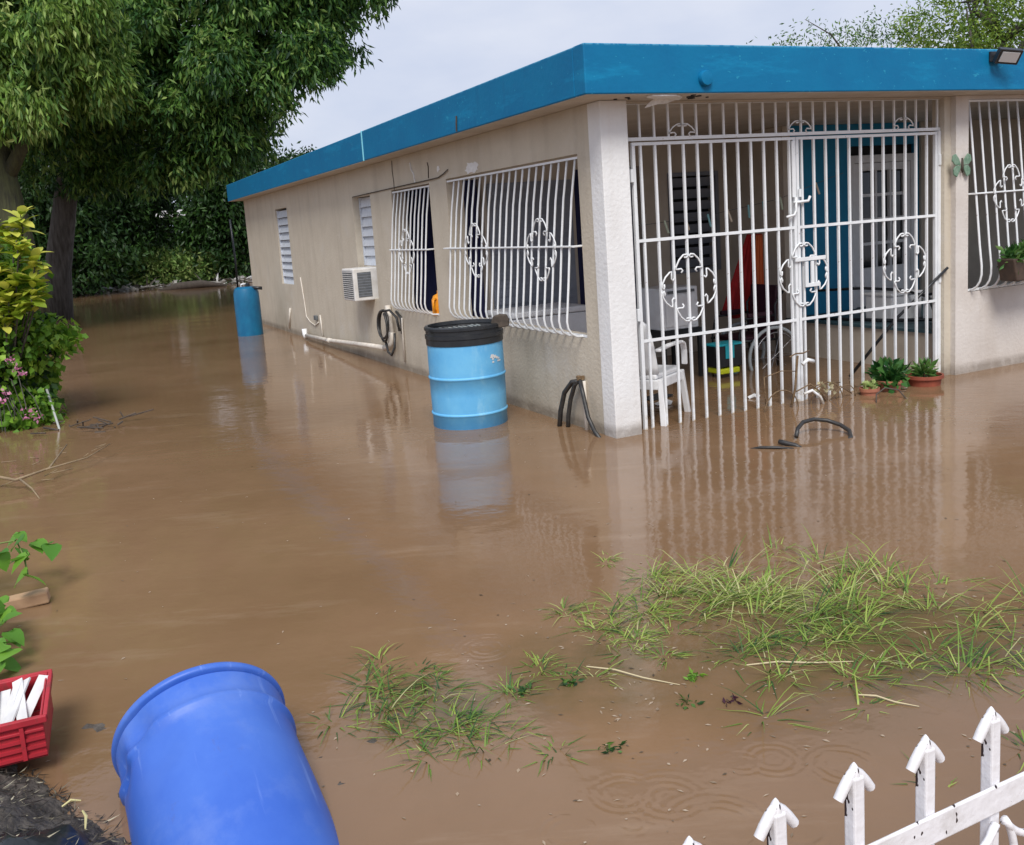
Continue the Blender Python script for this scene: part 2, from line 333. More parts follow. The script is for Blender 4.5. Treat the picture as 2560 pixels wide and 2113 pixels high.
def wall(axis, u0, u1, n0, n1, z0, z1, holes, mat, name='wall', parent=house):
    us = sorted({u0, u1} | {h[0] for h in holes} | {h[1] for h in holes}); zs = sorted({z0, z1} | {h[2] for h in holes} | {h[3] for h in holes})
    # long cells get cut so shading normals stay even
    solid = {}
    for i in range(len(us) - 1):
        for j in range(len(zs) - 1):
            um, zm = (us[i] + us[i + 1]) / 2, (zs[j] + zs[j + 1]) / 2
            solid[i, j] = not any(h[0] < um < h[1] and h[2] < zm < h[3] for h in holes)
    P = (lambda u, n, z: (u, n, z)) if axis == 'x' else (lambda u, n, z: (n, u, z))
    mb = MB()
    for (i, j), s in solid.items():
        if not s: continue
        a, b, c, d = us[i], us[i + 1], zs[j], zs[j + 1]
        mb.add([P(a, n0, c), P(b, n0, c), P(b, n0, d), P(a, n0, d)], [(0, 1, 2, 3)])
        mb.add([P(a, n1, c), P(b, n1, c), P(b, n1, d), P(a, n1, d)], [(3, 2, 1, 0)])
        for di, dj, q in ((-1, 0, (a, a, c, d)), (1, 0, (b, b, c, d)), (0, -1, (a, b, c, c)), (0, 1, (a, b, d, d))):
            if not solid.get((i + di, j + dj), False):
                if q[0] == q[1]: mb.add([P(q[0], n0, c), P(q[0], n1, c), P(q[0], n1, d), P(q[0], n0, d)], [(0, 1, 2, 3)])
                else: mb.add([P(a, n0, q[2]), P(b, n0, q[2]), P(b, n1, q[2]), P(a, n1, q[2])], [(0, 1, 2, 3)])
    return mb.build(name, mat, parent)

G2 = (.33, 2.79, .69, 2.01); G1 = (3.23, 4.38, .68, 2.0); W1 = (5.14, 5.86, .77, 2.0); W2 = (9.45, 10.30, .815, 2.045)
wall('y', .002, LY, 0, T, ZB, ZC, [G2, G1, W1, W2], M_wall)
wall('x', T, LX, LY - T, LY, ZB, ZC, [], M_wall)
wall('y', .002, LY, LX - T, LX, ZB, ZC, [], M_wall)
G3 = (3.57, 5.25, .70, 2.30); G4 = (6.3, 8.2, .70, 2.30)
wall('x', 3.42, LX, 0, T, ZB, ZC, [G3, G4], M_front)
MB().box(-.003, .215, -.004, .16, ZB, ZC).build('column', M_column, house, bevel=.006)
MB().box(3.345, 3.42, .05, T, ZB, ZC).build('pier_return', M_wall, house)
MB().box(.215, 3.345, .06, .14, 2.318, ZC).build('lintel', M_soffit, house)
# roof
MB().box(-.245, LX + .245, -.245, LY + .245, ZC + .002, ZC + .022).build('soffit', M_soffit, house)
MB().box(-.10, LX + .10, -.10, LY + .10, ZC + .024, 2.60).build('roof_slab', M_roof, house)
def fas(*a): return MB().box(*a).build('fascia', M_fascia, house, bevel=.008)
fas(-.255, LX + .25, -.255, -.12, ZC + .006, 2.652)
fas(-.255, -.12, -.118, 4.44, ZC + .006, 2.650)
fas(-.249, -.12, 4.462, LY + .25, ZC + .004, 2.646)
MB().box(-.262, -.13, 4.4425, 4.4595, ZC + .004, 2.652).build('joint_sealant', material('pale_blue_sealant', (.22, .62, .75), .6), house, bevel=.003)
fas(-.118, LX + .25, LY + .12, LY + .25, ZC + .006, 2.65)
fas(LX + .12, LX + .25, -.118, LY + .118, ZC + .006, 2.65)
MB().tube([(-.262, 1.82, 2.47), (-.264, 1.83, 2.40), (-.262, 1.84, 2.345)], .007, 6).build('drip_pipe', M_darkwood, house)
# blue round junction cover on fascia
mb = MB().lathe([(.052, 0), (.052, .02), (.046, .032), (.02, .036)], 20); mb.xf(Matrix.Translation((.68, -.255, 2.43)) @ Matrix.Rotation(R(90), 4, 'X'))
mb.build('junction_cover', M_fascia, house, autosmooth=40)
# peeled plaster at soffit corner
def patch(name, mat, cx, cy, cz, pts, n, axis, parent=house):
    mb = MB().prism(pts, 0, n, axis); mb.xf(Matrix.Translation((cx, cy, cz))); return mb.build(name, mat, parent)
def blob(rx, rz, k=15, j=.35, seed=1):
    q = random.Random(seed); return [(rx * math.cos(2 * math.pi * i / k) * (1 + q.uniform(-j, j)), rz * math.sin(2 * math.pi * i / k) * (1 + q.uniform(-j, j))) for i in range(k)]
MB().prism([(.27, -.235), (.36, -.24), (.46, -.235), (.53, -.19), (.57, -.15), (.63, -.03), (.52, -.008), (.47, -.05), (.40, -.06), (.34, -.13), (.28, -.15), (.25, -.20)], ZC - .010, ZC + .0015, 'z').build('peeling_plaster', M_peel, house, bevel=.003)
MB().add([(.38, -.10, 2.325), (.60, -.06, 2.325), (.50, -.075, 2.295), (.42, -.085, 2.290), (.295, -.10, 2.262), (.34, -.10, 2.305)], [(0, 5, 4, 3, 2, 1)]).add([(.38, -.094, 2.325), (.60, -.054, 2.325), (.50, -.069, 2.295), (.42, -.079, 2.290), (.295, -.094, 2.262), (.34, -.094, 2.305)], [(1, 2, 3, 4, 5, 0)]).build('peeling_flap', M_peel, house)
for i, (px_, py_, s_) in enumerate(((.66, -.12, .03), (.72, -.05, .022), (.15, -.12, .016), (.70, -.16, .02), (.62, -.20, .018), (.10, -.05, .014), (.82, -.10, .012), (.20, -.06, .012))):
    MB().prism(blob(s_, s_, 9, .4, i + 3), ZC - .004, ZC + .0015, 'z').xf(Matrix.Translation((px_, py_, 0))).build('mould_spot', M_dark, house)
patch('plaster_patch', M_peel, -.004, 2.17, 2.065, blob(.13, .05, 19, .3, 4), .006, 'x')
patch('plaster_patch', M_peel, -.004, 2.95, 2.12, blob(.035, .03, 11, .4, 9), .006, 'x')
# cracks and conduit on long wall
MB().tube([(-.004, 4.26, 2.31), (-.005, 4.27, 2.2), (-.004, 4.25, 2.08), (-.004, 4.26, 2.0)], .004, 4).build('wall_crack', M_darkwood, house)
MB().tube([(-.012, 5.80, 2.005), (-.012, 5.2, 2.012), (-.012, 4.4, 2.02), (-.014, 3.2, 2.03), (-.012, 2.95, 2.035), (-.014, 2.80, 2.06), (-.012, 2.70, 2.09)], .006, 5).build('cable', M_darkwood, house)
MB().tube([(-.005, 3.70, 2.24), (-.006, 3.68, 2.17), (-.005, 3.62, 2.12), (-.005, 3.60, 2.03)], .008, 5).build('plaster_drip', M_peel, house)
MB().tube([(-.005, 3.22, 2.20), (-.006, 3.20, 2.16), (-.005, 3.22, 2.05)], .005, 5).build('plaster_drip', M_darkwood, house)
MB().tube([(-.015, 4.36, .10), (-.015, 4.345, .5), (-.015, 4.34, .60)], .012, 8).build('conduit', M_pvc, house, smooth=True)
MB().tube([(-.02, 4.36, .42), (-.02, 4.345, .60), (-.02, 4.5, .66)], .015, 8).build('conduit', M_rubber, house, smooth=True)
MB().tube([(-.014, 10.05, .08), (-.014, 9.85, .42)], .018, 8).build('conduit', M_pvc, house, smooth=True)
MB().tube([(-.008, 8.95, .95), (-.008, 8.85, .6), (-.01, 8.8, .35), (-.01, 8.6, .28), (-.01, 8.3, .24), (-.01, 8.1, .30)], .009, 6).build('conduit', M_pvc, house, smooth=True)
MB().tube([(-.012, 7.92, .05), (-.012, 7.92, .25), (-.012, 7.95, .42)], .011, 6).build('conduit', M_pvc, house, smooth=True)
MB().box(-.04, 0, 8.12, 8.25, .33, .40).build('tap_box', M_grey, house, bevel=.01)
MB().tube([(-.015, .385, -.05), (-.016, .39, .37)], .016, 8).build('conduit', M_pvc, house, smooth=True)

# --- louvre windows (part window > slat, frame)
def louvre_window(y0, y1, z0, z1, n, xin, tilt, slatmat, partname='window'):
    wdw = empty(partname); wdw.parent = house
    for a in ((xin - .02, xin + .05, y0 + .001, y0 + .03, z0, z1), (xin - .02, xin + .05, y1 - .03, y1 - .001, z0, z1)): MB().box(*a).build('jamb', slatmat, wdw)
    h = (z1 - z0) / n; first = None
    for i in range(n):
        if first is None:
            mb = MB().box(-.003, .003, y0 + .032, y1 - .032, -h * .52, h * .52); first = mb.build('slat', slatmat, wdw, bevel=.002)
            o = first
        else:
            o = share(first, 'slat', wdw); b = o.modifiers.new('bevel', 'BEVEL'); b.width = .002
        o.location = (xin, 0, z0 + h * (i + .5)); o.rotation_euler = (0, R(tilt + rnd.uniform(-2, 2)), 0)
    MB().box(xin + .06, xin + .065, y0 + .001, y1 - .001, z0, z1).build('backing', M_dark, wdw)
    return wdw
louvre_window(W2[0], W2[1], W2[2], W2[3] - .03, 10, .045, 22, M_slat)
louvre_window(W1[0], W1[1], 1.16, W1[3] - .01, 7, .10, 16, M_slat)
MB().box(.08, .15, W1[0] + .001, W1[1] - .001, 1.13, 1.158).build('sill', M_wall, house)
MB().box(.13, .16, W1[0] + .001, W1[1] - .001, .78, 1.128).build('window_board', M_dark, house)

# air conditioner
ac = thing('air_conditioner', 'white box air conditioner sticking out of the long wall under a narrow louvre window', 'air conditioner', hw(0, 5.52, .76), TH)
MB().box(-.25, .12, -.235, .235, 0, .385).build('case', M_acmetal, ac, bevel=.012)
g = MB().box(-.254, -.2505, -.20, .20, .03, .355).build('rear_grille', M_grey, ac)
f0 = None
for i in range(13):
    if not f0: f0 = MB().box(-.258, -.2545, -.20, .20, -.004, .004).build('fin', M_acmetal, g); f0.location.z = .045
    else: share(f0, 'fin', g, (0, 0, .045 + i * .025))
g = MB().box(-.20, -.03, -.2395, -.2355, .045, .34).build('side_grille', M_grey, ac)
f0 = None
for i in range(9):
    if not f0: f0 = MB().box(-.20, -.03, -.2425, -.240, -.003, .003).build('fin', M_greypanel, g); f0.location.z = .06
    else: share(f0, 'fin', g, (0, 0, .06 + i * .033))

# --- ornaments of scrolled iron; drawn in (u, z), plane normal n
def spiral(cx, cz, r0, r1, a0, a1, k=10):
    return [(cx + (r0 + (r1 - r0) * i / k) * math.cos(a0 + (a1 - a0) * i / k), cz + (r0 + (r1 - r0) * i / k) * math.sin(a0 + (a1 - a0) * i / k)) for i in range(k + 1)]
def c_scroll(w, h):
    """pointed arch with curled ends, opening downward, centred on 0, peak at z=h"""
    pts = []
    half = [(w * .30, -.004), (w * .24, .012), (w * .30, .026), (w * .42, .024), (w * .50, .012 + h * .1), (w * .48, h * .35), (w * .36, h * .72), (w * .20, h * .97), (w * .08, h), (w * .02, h * .9), (w * .09, h * .82), (w * .17, h * .84)]
    return [half, [(-a, b) for a, b in half]]
def ornament(parent, cu, cz, W, H, to3, r=.006, name='scroll', rows=('t', 'b', 'l', 'r')):
    mb = MB()
    for q in rows:
        for line in c_scroll(W * .50, H * .26):
            P = []
            for a, b in line:
                if q == 't': u, z = a, H * .5 - H * .26 + b
                elif q == 'b': u, z = a, -(H * .5 - H * .26 + b)
                elif q == 'r': u, z = (W * .5 - H * .2 + b * .8), a * 1.1
                else: u, z = -(W * .5 - H * .2 + b * .8), a * 1.1
                P.append(to3(cu + u, cz + z))
            mb.tube(P, r, 5)
    return mb.build(name, M_iron, parent, smooth=True)

# --- bulging window grilles (part window_grille > bar, rail, scroll)
def grille(us, u0, u1, prof, P, zmid, omid, orn, ztop, zbot, r=.0092):
    g = empty('window_grille'); g.parent = house; first = None
    for u in us:
        if first is None:
            first = MB().tube([P(0, o, z) for o, z in prof], r, 6).build('bar', M_iron, g, smooth=True); o = first
        else: o = share(first, 'bar', g)
        o.location = P(u, 0, 0); o.rotation_euler = (0, 0, R(rnd.uniform(-1, 1)))
    pr = dict(prof)
    MB().bar(P(u0, .0, ztop), P(u1, .0, ztop), .012, .016).build('rail', M_iron, g)
    MB().bar(P(u0, .002, zbot), P(u1, .002, zbot), .014, .018).build('rail', M_iron, g)
    MB().tube([P(u0, -.02, zmid), P(u0, omid, zmid), P(u1, omid, zmid), P(u1, -.02, zmid)], .0075, 6).build('rail', M_iron, g)
    for cu, W, H in orn:
        ornament(g, cu, zmid - .02, W, H, lambda a, b: P(a, omid + .010, b))
    return g
PL = lambda u, o, z: (-o + .012, u, z)
prof = [(0, 1.985), (.015, 1.90), (.05, 1.70), (.085, 1.40), (.115, 1.10), (.14, .88), (.147, .82), (.14, .77), (.115, .73), (.075, .705), (.03, .70), (0, .70)]
grille([.40 + .118 * i for i in range(20)], .335, 2.785, prof, PL, 1.362, .088, [(.80, .46, .47), (2.02, .46, .47)], 1.985, .703)
prof1 = [(o, z - .004) for o, z in prof]
grille([3.29 + .115 * i for i in range(10)], 3.235, 4.375, prof1, PL, 1.355, .088, [(3.80, .44, .47)], 1.975, .695)
PF = lambda u, o, z: (u, -o + .012, z)
proff = [(0, 2.285), (.03, 2.0), (.075, 1.5), (.11, 1.1), (.13, .92), (.13, .85), (.115, .79), (.085, .745), (.045, .722), (0, .715)]
g3 = grille([3.60 + .118 * i for i in range(14)], 3.575, 5.245, proff, PF, 1.525, .075, [(4.0, .42, .48), (4.83, .42, .48)], 2.288, .716)
g4 = grille([6.36 + .118 * i for i in range(16)], 6.305, 8.195, proff, PF, 1.525, .075, [(7.25, .46, .48)], 2.288, .716)

# --- porch inside
PB = 2.9   # back wall
MB().box(T, 3.40, T, PB + .1, -.30, -.10).build('porch_floor', M_ground, house)
wall('x', T, 3.40, PB, PB + .12, ZB, ZC, [(.20, .42, -.2, 2.0), (1.45, 2.28, -.2, 2.05), (2.64, 3.22, .92, 1.92)], M_inside)
MB().box(3.402, 3.50, 2.02, PB + .12, -.3, ZC).build('wall', M_inside, house)
wall('x', 3.50, LX - T, 2.02, 2.14, -.3, ZC, [(4.28, 5.26, .372, 2.10)], M_bluewall)
MB().box(5.33, LX - T - .01, 1.985, 2.015, .375, ZC).build('wall_lining', M_inside, house)
MB().box(3.402, LX - T, T + .002, 2.018, -.3, .345).build('raised_platform', M_inside, house)
MB().box(3.385, LX - T, T + .004, 2.016, .347, .372).build('platform_edge', material('dark_teal_floor', (.03, .07, .09), .5, (.05, .10, .12), 9), house)
# rooms behind: navy sheets paint in the deep shade so that openings look deep
MB().box(T + .002, LX - T, 6.2, 6.3, -.3, ZC).build('partition', M_inside, house)
MB().box(T + .002, 6, 4.60, 4.66, -.3, ZC).build('partition', M_navy, house)
MB().box(.55, .58, PB + .14, 4.58, -.3, 2.25).build('shade_sheet', M_navy, house)
MB().box(.19, .44, PB + .13, PB + .14, -.2, 2.02).build('shade_sheet', M_navy, house)
MB().box(1.42, 2.30, PB + .13, PB + .14, -.2, 2.07).build('shade_sheet', M_navy, house)  # dark sheet filling the doorway as painted shade
# grey slatted door panel on back wall
gd = empty('door'); gd.parent = house
MB().box(.46, 1.40, PB - .03, PB - .002, -.2, 1.95).build('panel', M_greypanel, gd)
f0 = None
for i in range(22):
    if not f0: f0 = MB().box(.50, 1.36, -.012, 0, -.004, .026).build('slat', M_greypanel, gd); f0.location = (0, PB - .034, .1)
    else: share(f0, 'slat', gd, (0, PB - .034, .1 + .083 * i), (R(0), 0, 0))
# louvre window in back wall
lw = empty('window'); lw.parent = house
f0 = None
for i in range(8):
    z = .98 + i * .125
    if not f0: f0 = MB().box(2.66, 3.20, -.004, .004, -.055, .055).build('slat', M_greypanel, lw); f0.location = (0, PB + .02, z); f0.rotation_euler = (R(35), 0, 0)
    else: share(f0, 'slat', lw, (0, PB + .02, z), (R(35), 0, 0))
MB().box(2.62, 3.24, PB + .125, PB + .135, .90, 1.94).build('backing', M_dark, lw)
fr = MB()
for a in ((2.60, 2.64, .88, 1.96), (3.22, 3.26, .88, 1.96), (2.642, 3.218, 1.92, 1.96), (2.642, 3.218, .88, .92)): fr.box(a[0], a[1], PB - .025, PB - .002, a[2], a[3])
fr.build('frame', M_greypanel, lw)
# door with panes
dr = empty('door'); dr.parent = house
X0, X1, Z0, Z1 = 4.285, 5.255, .374, 2.00
fr = MB()
for a in ((X0, X0 + .07, Z0, Z1), (X1 - .07, X1, Z0, Z1), (X0 + .07, X1 - .07, Z1 - .08, Z1)): fr.box(a[0], a[1], 1.99, 2.06, a[2], a[3])
fr.build('frame', M_white, dr, bevel=.004)
sash = MB(); s0, s1, zb, zt = X0 + .075, X1 - .075, .80, Z1 - .085
for a in ((s0, s0 + .09, zb, zt), (s1 - .09, s1, zb, zt), (s0 + .09, s1 - .09, zt - .08, zt), (s0, s1, Z0 + .01, zb)): sash.box(a[0], a[1], 2.0, 2.04, a[2], a[3])
sash.build('leaf', M_white, dr, bevel=.003)
cols, rows = 3, 4; pw = (s1 - s0 - .18) / cols; ph = (zt - .08 - zb) / rows; p0 = None
for c_ in range(cols + 1):
    if 0 < c_ < cols: MB().box(s0 + .09 + c_ * pw - .014, s0 + .09 + c_ * pw + .014, 1.995, 2.03, zb, zt - .08).build('muntin', M_white, dr)
for r_ in range(1, rows):
    MB().box(s0 + .09, s1 - .09, 1.998, 2.028, zb + r_ * ph - .016, zb + r_ * ph + .016).build('muntin', M_white, dr)
for c_ in range(cols):
    for r_ in range(rows):
        loc = (s0 + .09 + (c_ + .5) * pw, 2.034, zb + (r_ + .5) * ph)
        if not p0: p0 = MB().box(-pw / 2 + .015, pw / 2 - .015, -.003, .003, -ph / 2 + .017, ph / 2 - .017).build('pane', M_glass, dr); p0.location = loc
        else: share(p0, 'pane', dr, loc)
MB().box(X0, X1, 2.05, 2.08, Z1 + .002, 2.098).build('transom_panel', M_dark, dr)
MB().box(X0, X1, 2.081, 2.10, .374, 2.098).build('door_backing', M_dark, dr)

# ---------------------------------------------------------------- security gate
gate = thing('security_gate', 'white iron bar double gate with scrollwork closing the flooded front porch', 'gate', hw(0, .10, 0), TH)
PG = lambda u, z, n=0: (u, -n, z)
def hingeplate(x, z, p): MB().box(x - .012, x + .012, -.03, -.011, z, z + .09).build('hinge', M_iron, p, bevel=.003)
tr = empty('transom'); tr.parent = gate
xs = [.378 + .1225 * i for i in range(25)]
b0 = None
for x in xs:
    if x > 3.32: continue
    if not b0: b0 = MB().box(-.007, .007, -.007, .007, 2.088, 2.312).build('bar', M_iron, tr); b0.location = PG(x, 0)
    else: share(b0, 'bar', tr, PG(x, 0))
MB().box(.22, 3.345, -.010, .010, 2.064, 2.088).build('rail', M_iron, tr)
MB().box(.22, 3.345, -.006, .006, 2.3125, 2.3165).build('rail', M_iron, tr)
for cu in (.735, 1.83, 2.92):
    mb = MB()
    for line in c_scroll(.23, .085): mb.tube([PG(cu + a, 2.088 + b, .012) for a, b in line], .0055, 5)
    mb.build('scroll', M_iron, tr, smooth=True)
def leaf(u0, u1, bars, orns, lock):
    lf = empty('gate_leaf'); lf.parent = gate; b0 = None
    for x in bars:
        if not b0: b0 = MB().box(-.0085, .0085, -.0085, .0085, -.30, 2.032).build('bar', M_iron, lf); b0.location = PG(x, 0)
        else: share(b0, 'bar', lf, PG(x, 0), (0, 0, R(rnd.uniform(-3, 3))))
    MB().box(u0, u1, -.012, .012, 2.032, 2.053).build('rail', M_iron, lf)
    MB().box(u0, u1, -.0115, -.0075 + .002, 1.358, 1.380).build('rail', M_iron, lf)
    MB().box(u0, u1, -.0115, -.0075 + .002, .640, .662).build('rail', M_iron, lf)
    MB().box(u0 - .0, u0 + .026, -.014, .014, -.30, 2.031).build('stile', M_iron, lf, bevel=.002)
    MB().box(u1 - .026, u1, -.014, .014, -.30, 2.031).build('stile', M_iron, lf, bevel=.002)
    for cu in orns: ornament(lf, cu, 1.0, .47, .49, lambda a, b: PG(a, b, .014), .007)
    return lf
la = leaf(.30, 1.78, [x for x in xs if x < 1.74], (.745,), 0)
lb = leaf(1.786, 3.31, [x for x in xs if 1.84 < x < 3.28], (2.925,), 1)
mb = MB()   # ornament centred on the meeting stiles belongs to the second leaf
ornament(lb, 1.835, 1.0, .47, .49, lambda a, b: PG(a, b, .020), .007)
MB().box(1.735, 1.765, -.024, -.0145, 1.60, 2.02).build('overlap_plate', M_iron, lb, bevel=.002)
MB().tube([PG(1.80, 1.60, .03), PG(1.80, 1.66, .03)], .013, 8).build('bolt', M_iron, lb)
MB().tube([PG(1.74, 1.56, .03), PG(1.88, 1.565, .03), PG(1.90, 1.60, .03)], .011, 7).build('bolt', M_iron, lb, smooth=True)
MB().tube([PG(1.755, 1.60, .032), PG(1.755, 1.50, .034), PG(1.735, 1.465, .034), PG(1.66, 1.455, .034)], .010, 7).build('bolt_handle', M_iron, lb, smooth=True)
lk = MB().box(1.745, 2.05, -.030, -.016, 1.105, 1.135).box(1.84, 1.87, -.032, -.016, .93, 1.10).box(1.90, 1.93, -.030, -.016, .92, 1.10).box(1.84, 1.98, -.034, -.016, .90, .93)
lk.build('lock_plate', M_iron, lb, bevel=.002)
for z in (1.78, .80):
    hingeplate(.285, z, la); hingeplate(3.325, z, lb)
MB().box(.222, .262, -.02, .02, -.3, 2.062).build('post', M_iron, gate, bevel=.003)
MB().box(3.312, 3.343, -.02, .02, -.3, 2.062).build('post', M_iron, gate, bevel=.003)

# ---------------------------------------------------------------- drums and barrels
def barrel_profile(r, h, ribs, rim=.0):
    p = [(r * .96, -.25), (r, -.23)]
    for z in ribs: p += [(r, z - .018), (r + .011, z - .007), (r + .011, z + .007), (r, z + .018)]
    p += [(r, h)]
    return p
dm = thing('rain_drum', 'light blue plastic drum with black clamped rim standing by the barred window', 'drum', (-.205, 7.42, 0), .3)
p = [(.285, -.3), (.297, -.25), (.299, .096), (.305, .101), (.308, .108), (.305, .116), (.299, .121), (.3015, .25), (.302, .381), (.308, .386), (.311, .394), (.308, .402), (.302, .407), (.302, .55), (.300, .655)]
MB().lathe(p, 56).build('body', M_drum, dm, autosmooth=50)
MB().lathe([(.304, .652), (.307, .655), (.307, .70), (.313, .705), (.313, .735), (.305, .74), (.305, .768), (.315, .772), (.315, .792), (.305, .80), (.285, .80), (.280, .772)], 56, cap0=True, cap1=False).build('rim_band', M_black, dm, autosmooth=40)
MB().lathe([(.2795, .768), (.10, .762), (.02, .762)], 56, cap0=False).build('lid', M_black, dm, autosmooth=40)
mbp = MB()
q = random.Random(5)
for i in range(9): mbp.box(-.19 + i * .038, -.172 + i * .038 + q.uniform(-.004, .006), -.06 + q.uniform(-.02, .02), .05 + q.uniform(-.02, .02), .7625, .775 + q.uniform(0, .006))
mbp.build('lid_rib', material('pale_lid_ribs', (.30, .34, .34), .35, (.15, .17, .18), 12), dm, bevel=.003)
mb = MB().prism([(-.07, 0), (-.05, .05), (.0, .065), (.055, .06), (.075, .02), (.07, -.03), (.0, -.04)], -.035, .03, 'y'); mb.xf(Matrix.Translation((.24, -.20, .80)) @ Matrix.Rotation(R(-22), 4, 'Z'))
mb.build('clamp', M_darkwood, dm, bevel=.008)
mbp = MB(); q = random.Random(12)     # scuffed white print
for i in range(16):
    a = R(-48 + q.uniform(0, 20)) - .3; z = .525 + q.uniform(-.02, .035); s_ = q.uniform(.008, .02)
    c = Vector((math.cos(a), math.sin(a), 0)) * .3045; t = Vector((-math.sin(a), math.cos(a), 0))
    mbp.add([c - t * s_ + Vector((0, 0, z - .004)), c + t * s_ * .6 + Vector((0, 0, z - .007)), c + t * s_ + Vector((0, 0, z + .006)), c - t * s_ * .5 + Vector((0, 0, z + .009))], [(0, 1, 2, 3)])
mbp.build('worn_print', M_paper, dm)

d2 = thing('water_drum', 'dark blue closed drum standing at the far corner of the long wall', 'drum', (-4.02, 15.75, 0), 0)
d2.scale = (.74, .74, .98)
MB().lathe([(.28, -.3), (.285, .0), (.285, .55), (.28, .72), (.25, .80), (.20, .825), (.15, .83)], 40).build('body', M_drumdark, d2, autosmooth=40)
MB().lathe([(.05, .83), (.05, .88), (.035, .89)], 14, (.06, -.02)).build('cap', M_black, d2)
MB().tube([(.12, -.1, .80), (.28, -.12, .80), (.40, -.12, .79)], .028, 8).build('spout', M_black, d2, smooth=True)
MB().tube([(-.1, 0, .825), (-.1, .02, .87), (0, .05, .88), (.0, .06, .83)], .014, 6).build('handle', M_white, d2, smooth=True)

# floating barrel near camera (axis along local +x -> towards the camera)
ax = Vector((math.sin(.474) * math.cos(-.36), -math.cos(.474) * math.cos(.36), math.sin(-.36)))
bb = tag(empty('floating_barrel', (-.968, 2.684, .106)), 'large bright blue barrel floating on its side in the near brown water', 'barrel')
bb.rotation_euler = ax.to_track_quat('Z', 'Y').to_euler()
r = .245
bp_ = [(r - .035, -.005), (r - .012, -.012), (r + .004, -.010), (r + .012, -.002), (r + .014, .006), (r + .013, .014), (r + .008, .018), (r - .008, .020), (r - .008, .026), (r + .004, .030), (r + .002, .06), (r + .003, .10), (r + .010, .112), (r + .014, .122), (r + .013, .132), (r + .004, .142),
       (r + .004, .22), (r + .008, .35), (r + .010, .48), (r + .008, .62), (r + .002, .75), (r - .004, .80), (r + .004, .815), (r + .008, .83), (r + .0, .85), (r - .012, .86), (r - .02, .88), (r - .03, .87)]
def dent_lathe(prof, n, dents):
    mb = MB().lathe(prof, n)
    out = []
    for v in mb.v:
        V = Vector(v)
        for c, rad, dep in dents:
            d = (V - Vector(c)).length
            if d < rad:
                k = (1 - (d / rad) ** 2) ** 2; rr = math.hypot(V.x, V.y)
                V = Vector((V.x * (1 - dep * k / rr), V.y * (1 - dep * k / rr), V.z))
        out.append(tuple(V))
    mb.v = out; return mb
fine = []
for i in range(len(bp_) - 1):
    a, b = bp_[i], bp_[i + 1]; k = max(1, int((b[1] - a[1]) / .02))
    for j in range(k): fine.append((a[0] + (b[0] - a[0]) * j / k, a[1] + (b[1] - a[1]) * j / k))
fine.append(bp_[-1])
inv = bb.rotation_euler.to_matrix().inverted(); up_ = inv @ Vector((-.35, .1, 1)); D0 = math.atan2(up_.y, up_.x)
def bloc(wv): return inv @ (Vector(wv) - Vector(bb.location))
dents = [((math.cos(a_) * .245, math.sin(a_) * .245, z_), rd_, dp_) for a_, z_, rd_, dp_ in ((D0 + .55, .09, .075, .022), (D0 + 1.05, .13, .085, .024), (D0 + .30, .22, .09, .010))]
dent_lathe(fine, 96, dents).build('body', M_bluebarrel, bb, autosmooth=50)
M_seam = M_bluebarrel
MB().lathe([(.19, -.006), (.20, -.012), (.20, -.02), (.19, -.022)], 48, cap0=False, cap1=False).build('base_ring', M_bluebarrel, bb, smooth=True)
for yy in (-.12, .12):
    MB().lathe([(.035, .872), (.035, .895), (.028, .90)], 18, (yy * .3, yy)).build('bung', M_bluebarrel, bb, smooth=True)

# ---------------------------------------------------------------- near fence
FP = Vector((.480, 1.249, 0)); FD = Vector((.905, .425, 0)).normalized(); FA = math.atan2(FD.y, FD.x)
fence = thing('iron_fence', 'white painted iron fence with arrow-tipped pickets in the near right corner', 'fence', FP, FA)
ZT = .752
p0 = None
def arrow():
    mb = MB()
    mb.prism([(-.0135, -.16), (.0135, -.16), (.0135, -.012), (-.0135, -.012)], -.011, .011, 'y')
    return mb
def barbs():
    mb = MB()
    for s in (-1, 1): mb.tube([(0, 0, -.002), (s * .011, 0, -.013), (s * .022, 0, -.0265), (s * .0315, 0, -.040)], [.0062, .0080, .0082, .0078], 10)
    mb.lathe([(.0100, -.03), (.0095, -.012), (.0070, .0), (.0035, .006), (.001, .009)], 10)
    return mb
    half = [(.007, -.001), (.015, -.008), (.029, -.033), (.030, -.041), (.025, -.045), (.019, -.041), (.0125, -.024), (.0106, -.021)]
    mb.prism([(0, .002)] + half + [(-x, z) for x, z in half[::-1]], -.0125, .0125, 'y')
    return mb
for i in range(-5, 9):
    u = .147 * i
    lean = R(rnd.uniform(-2, 2))
    pk = empty('picket'); pk.parent = fence; pk.location = (u, 0, ZT + rnd.uniform(-.004, .004)); pk.rotation_euler = (0, lean, 0)
    if p0 is None:
        a = MB().box(-.0105, .0105, -.0105, .0105, -1.05, -.010).build('shaft', M_fence, pk, bevel=.003)
        b = barbs().build('arrow_tip', M_fence, pk, autosmooth=45); p0 = (a, b)
    else:
        for s_ in p0:
            o = share(s_, s_.name.split('.')[0], pk)
            if s_ is p0[0]: bv = o.modifiers.new('bevel', 'BEVEL'); bv.width = .003; bv.segments = 2; bv.limit_method = 'ANGLE'
MB().box(-.9, 1.4, -.0175, -.0115, ZT - .162, ZT - .114).build('rail', M_fence, fence, bevel=.004)
MB().box(-.9, 1.4, -.0175, -.0115, ZT - .90, ZT - .86).build('rail', M_fence, fence, bevel=.004)
mb0 = None
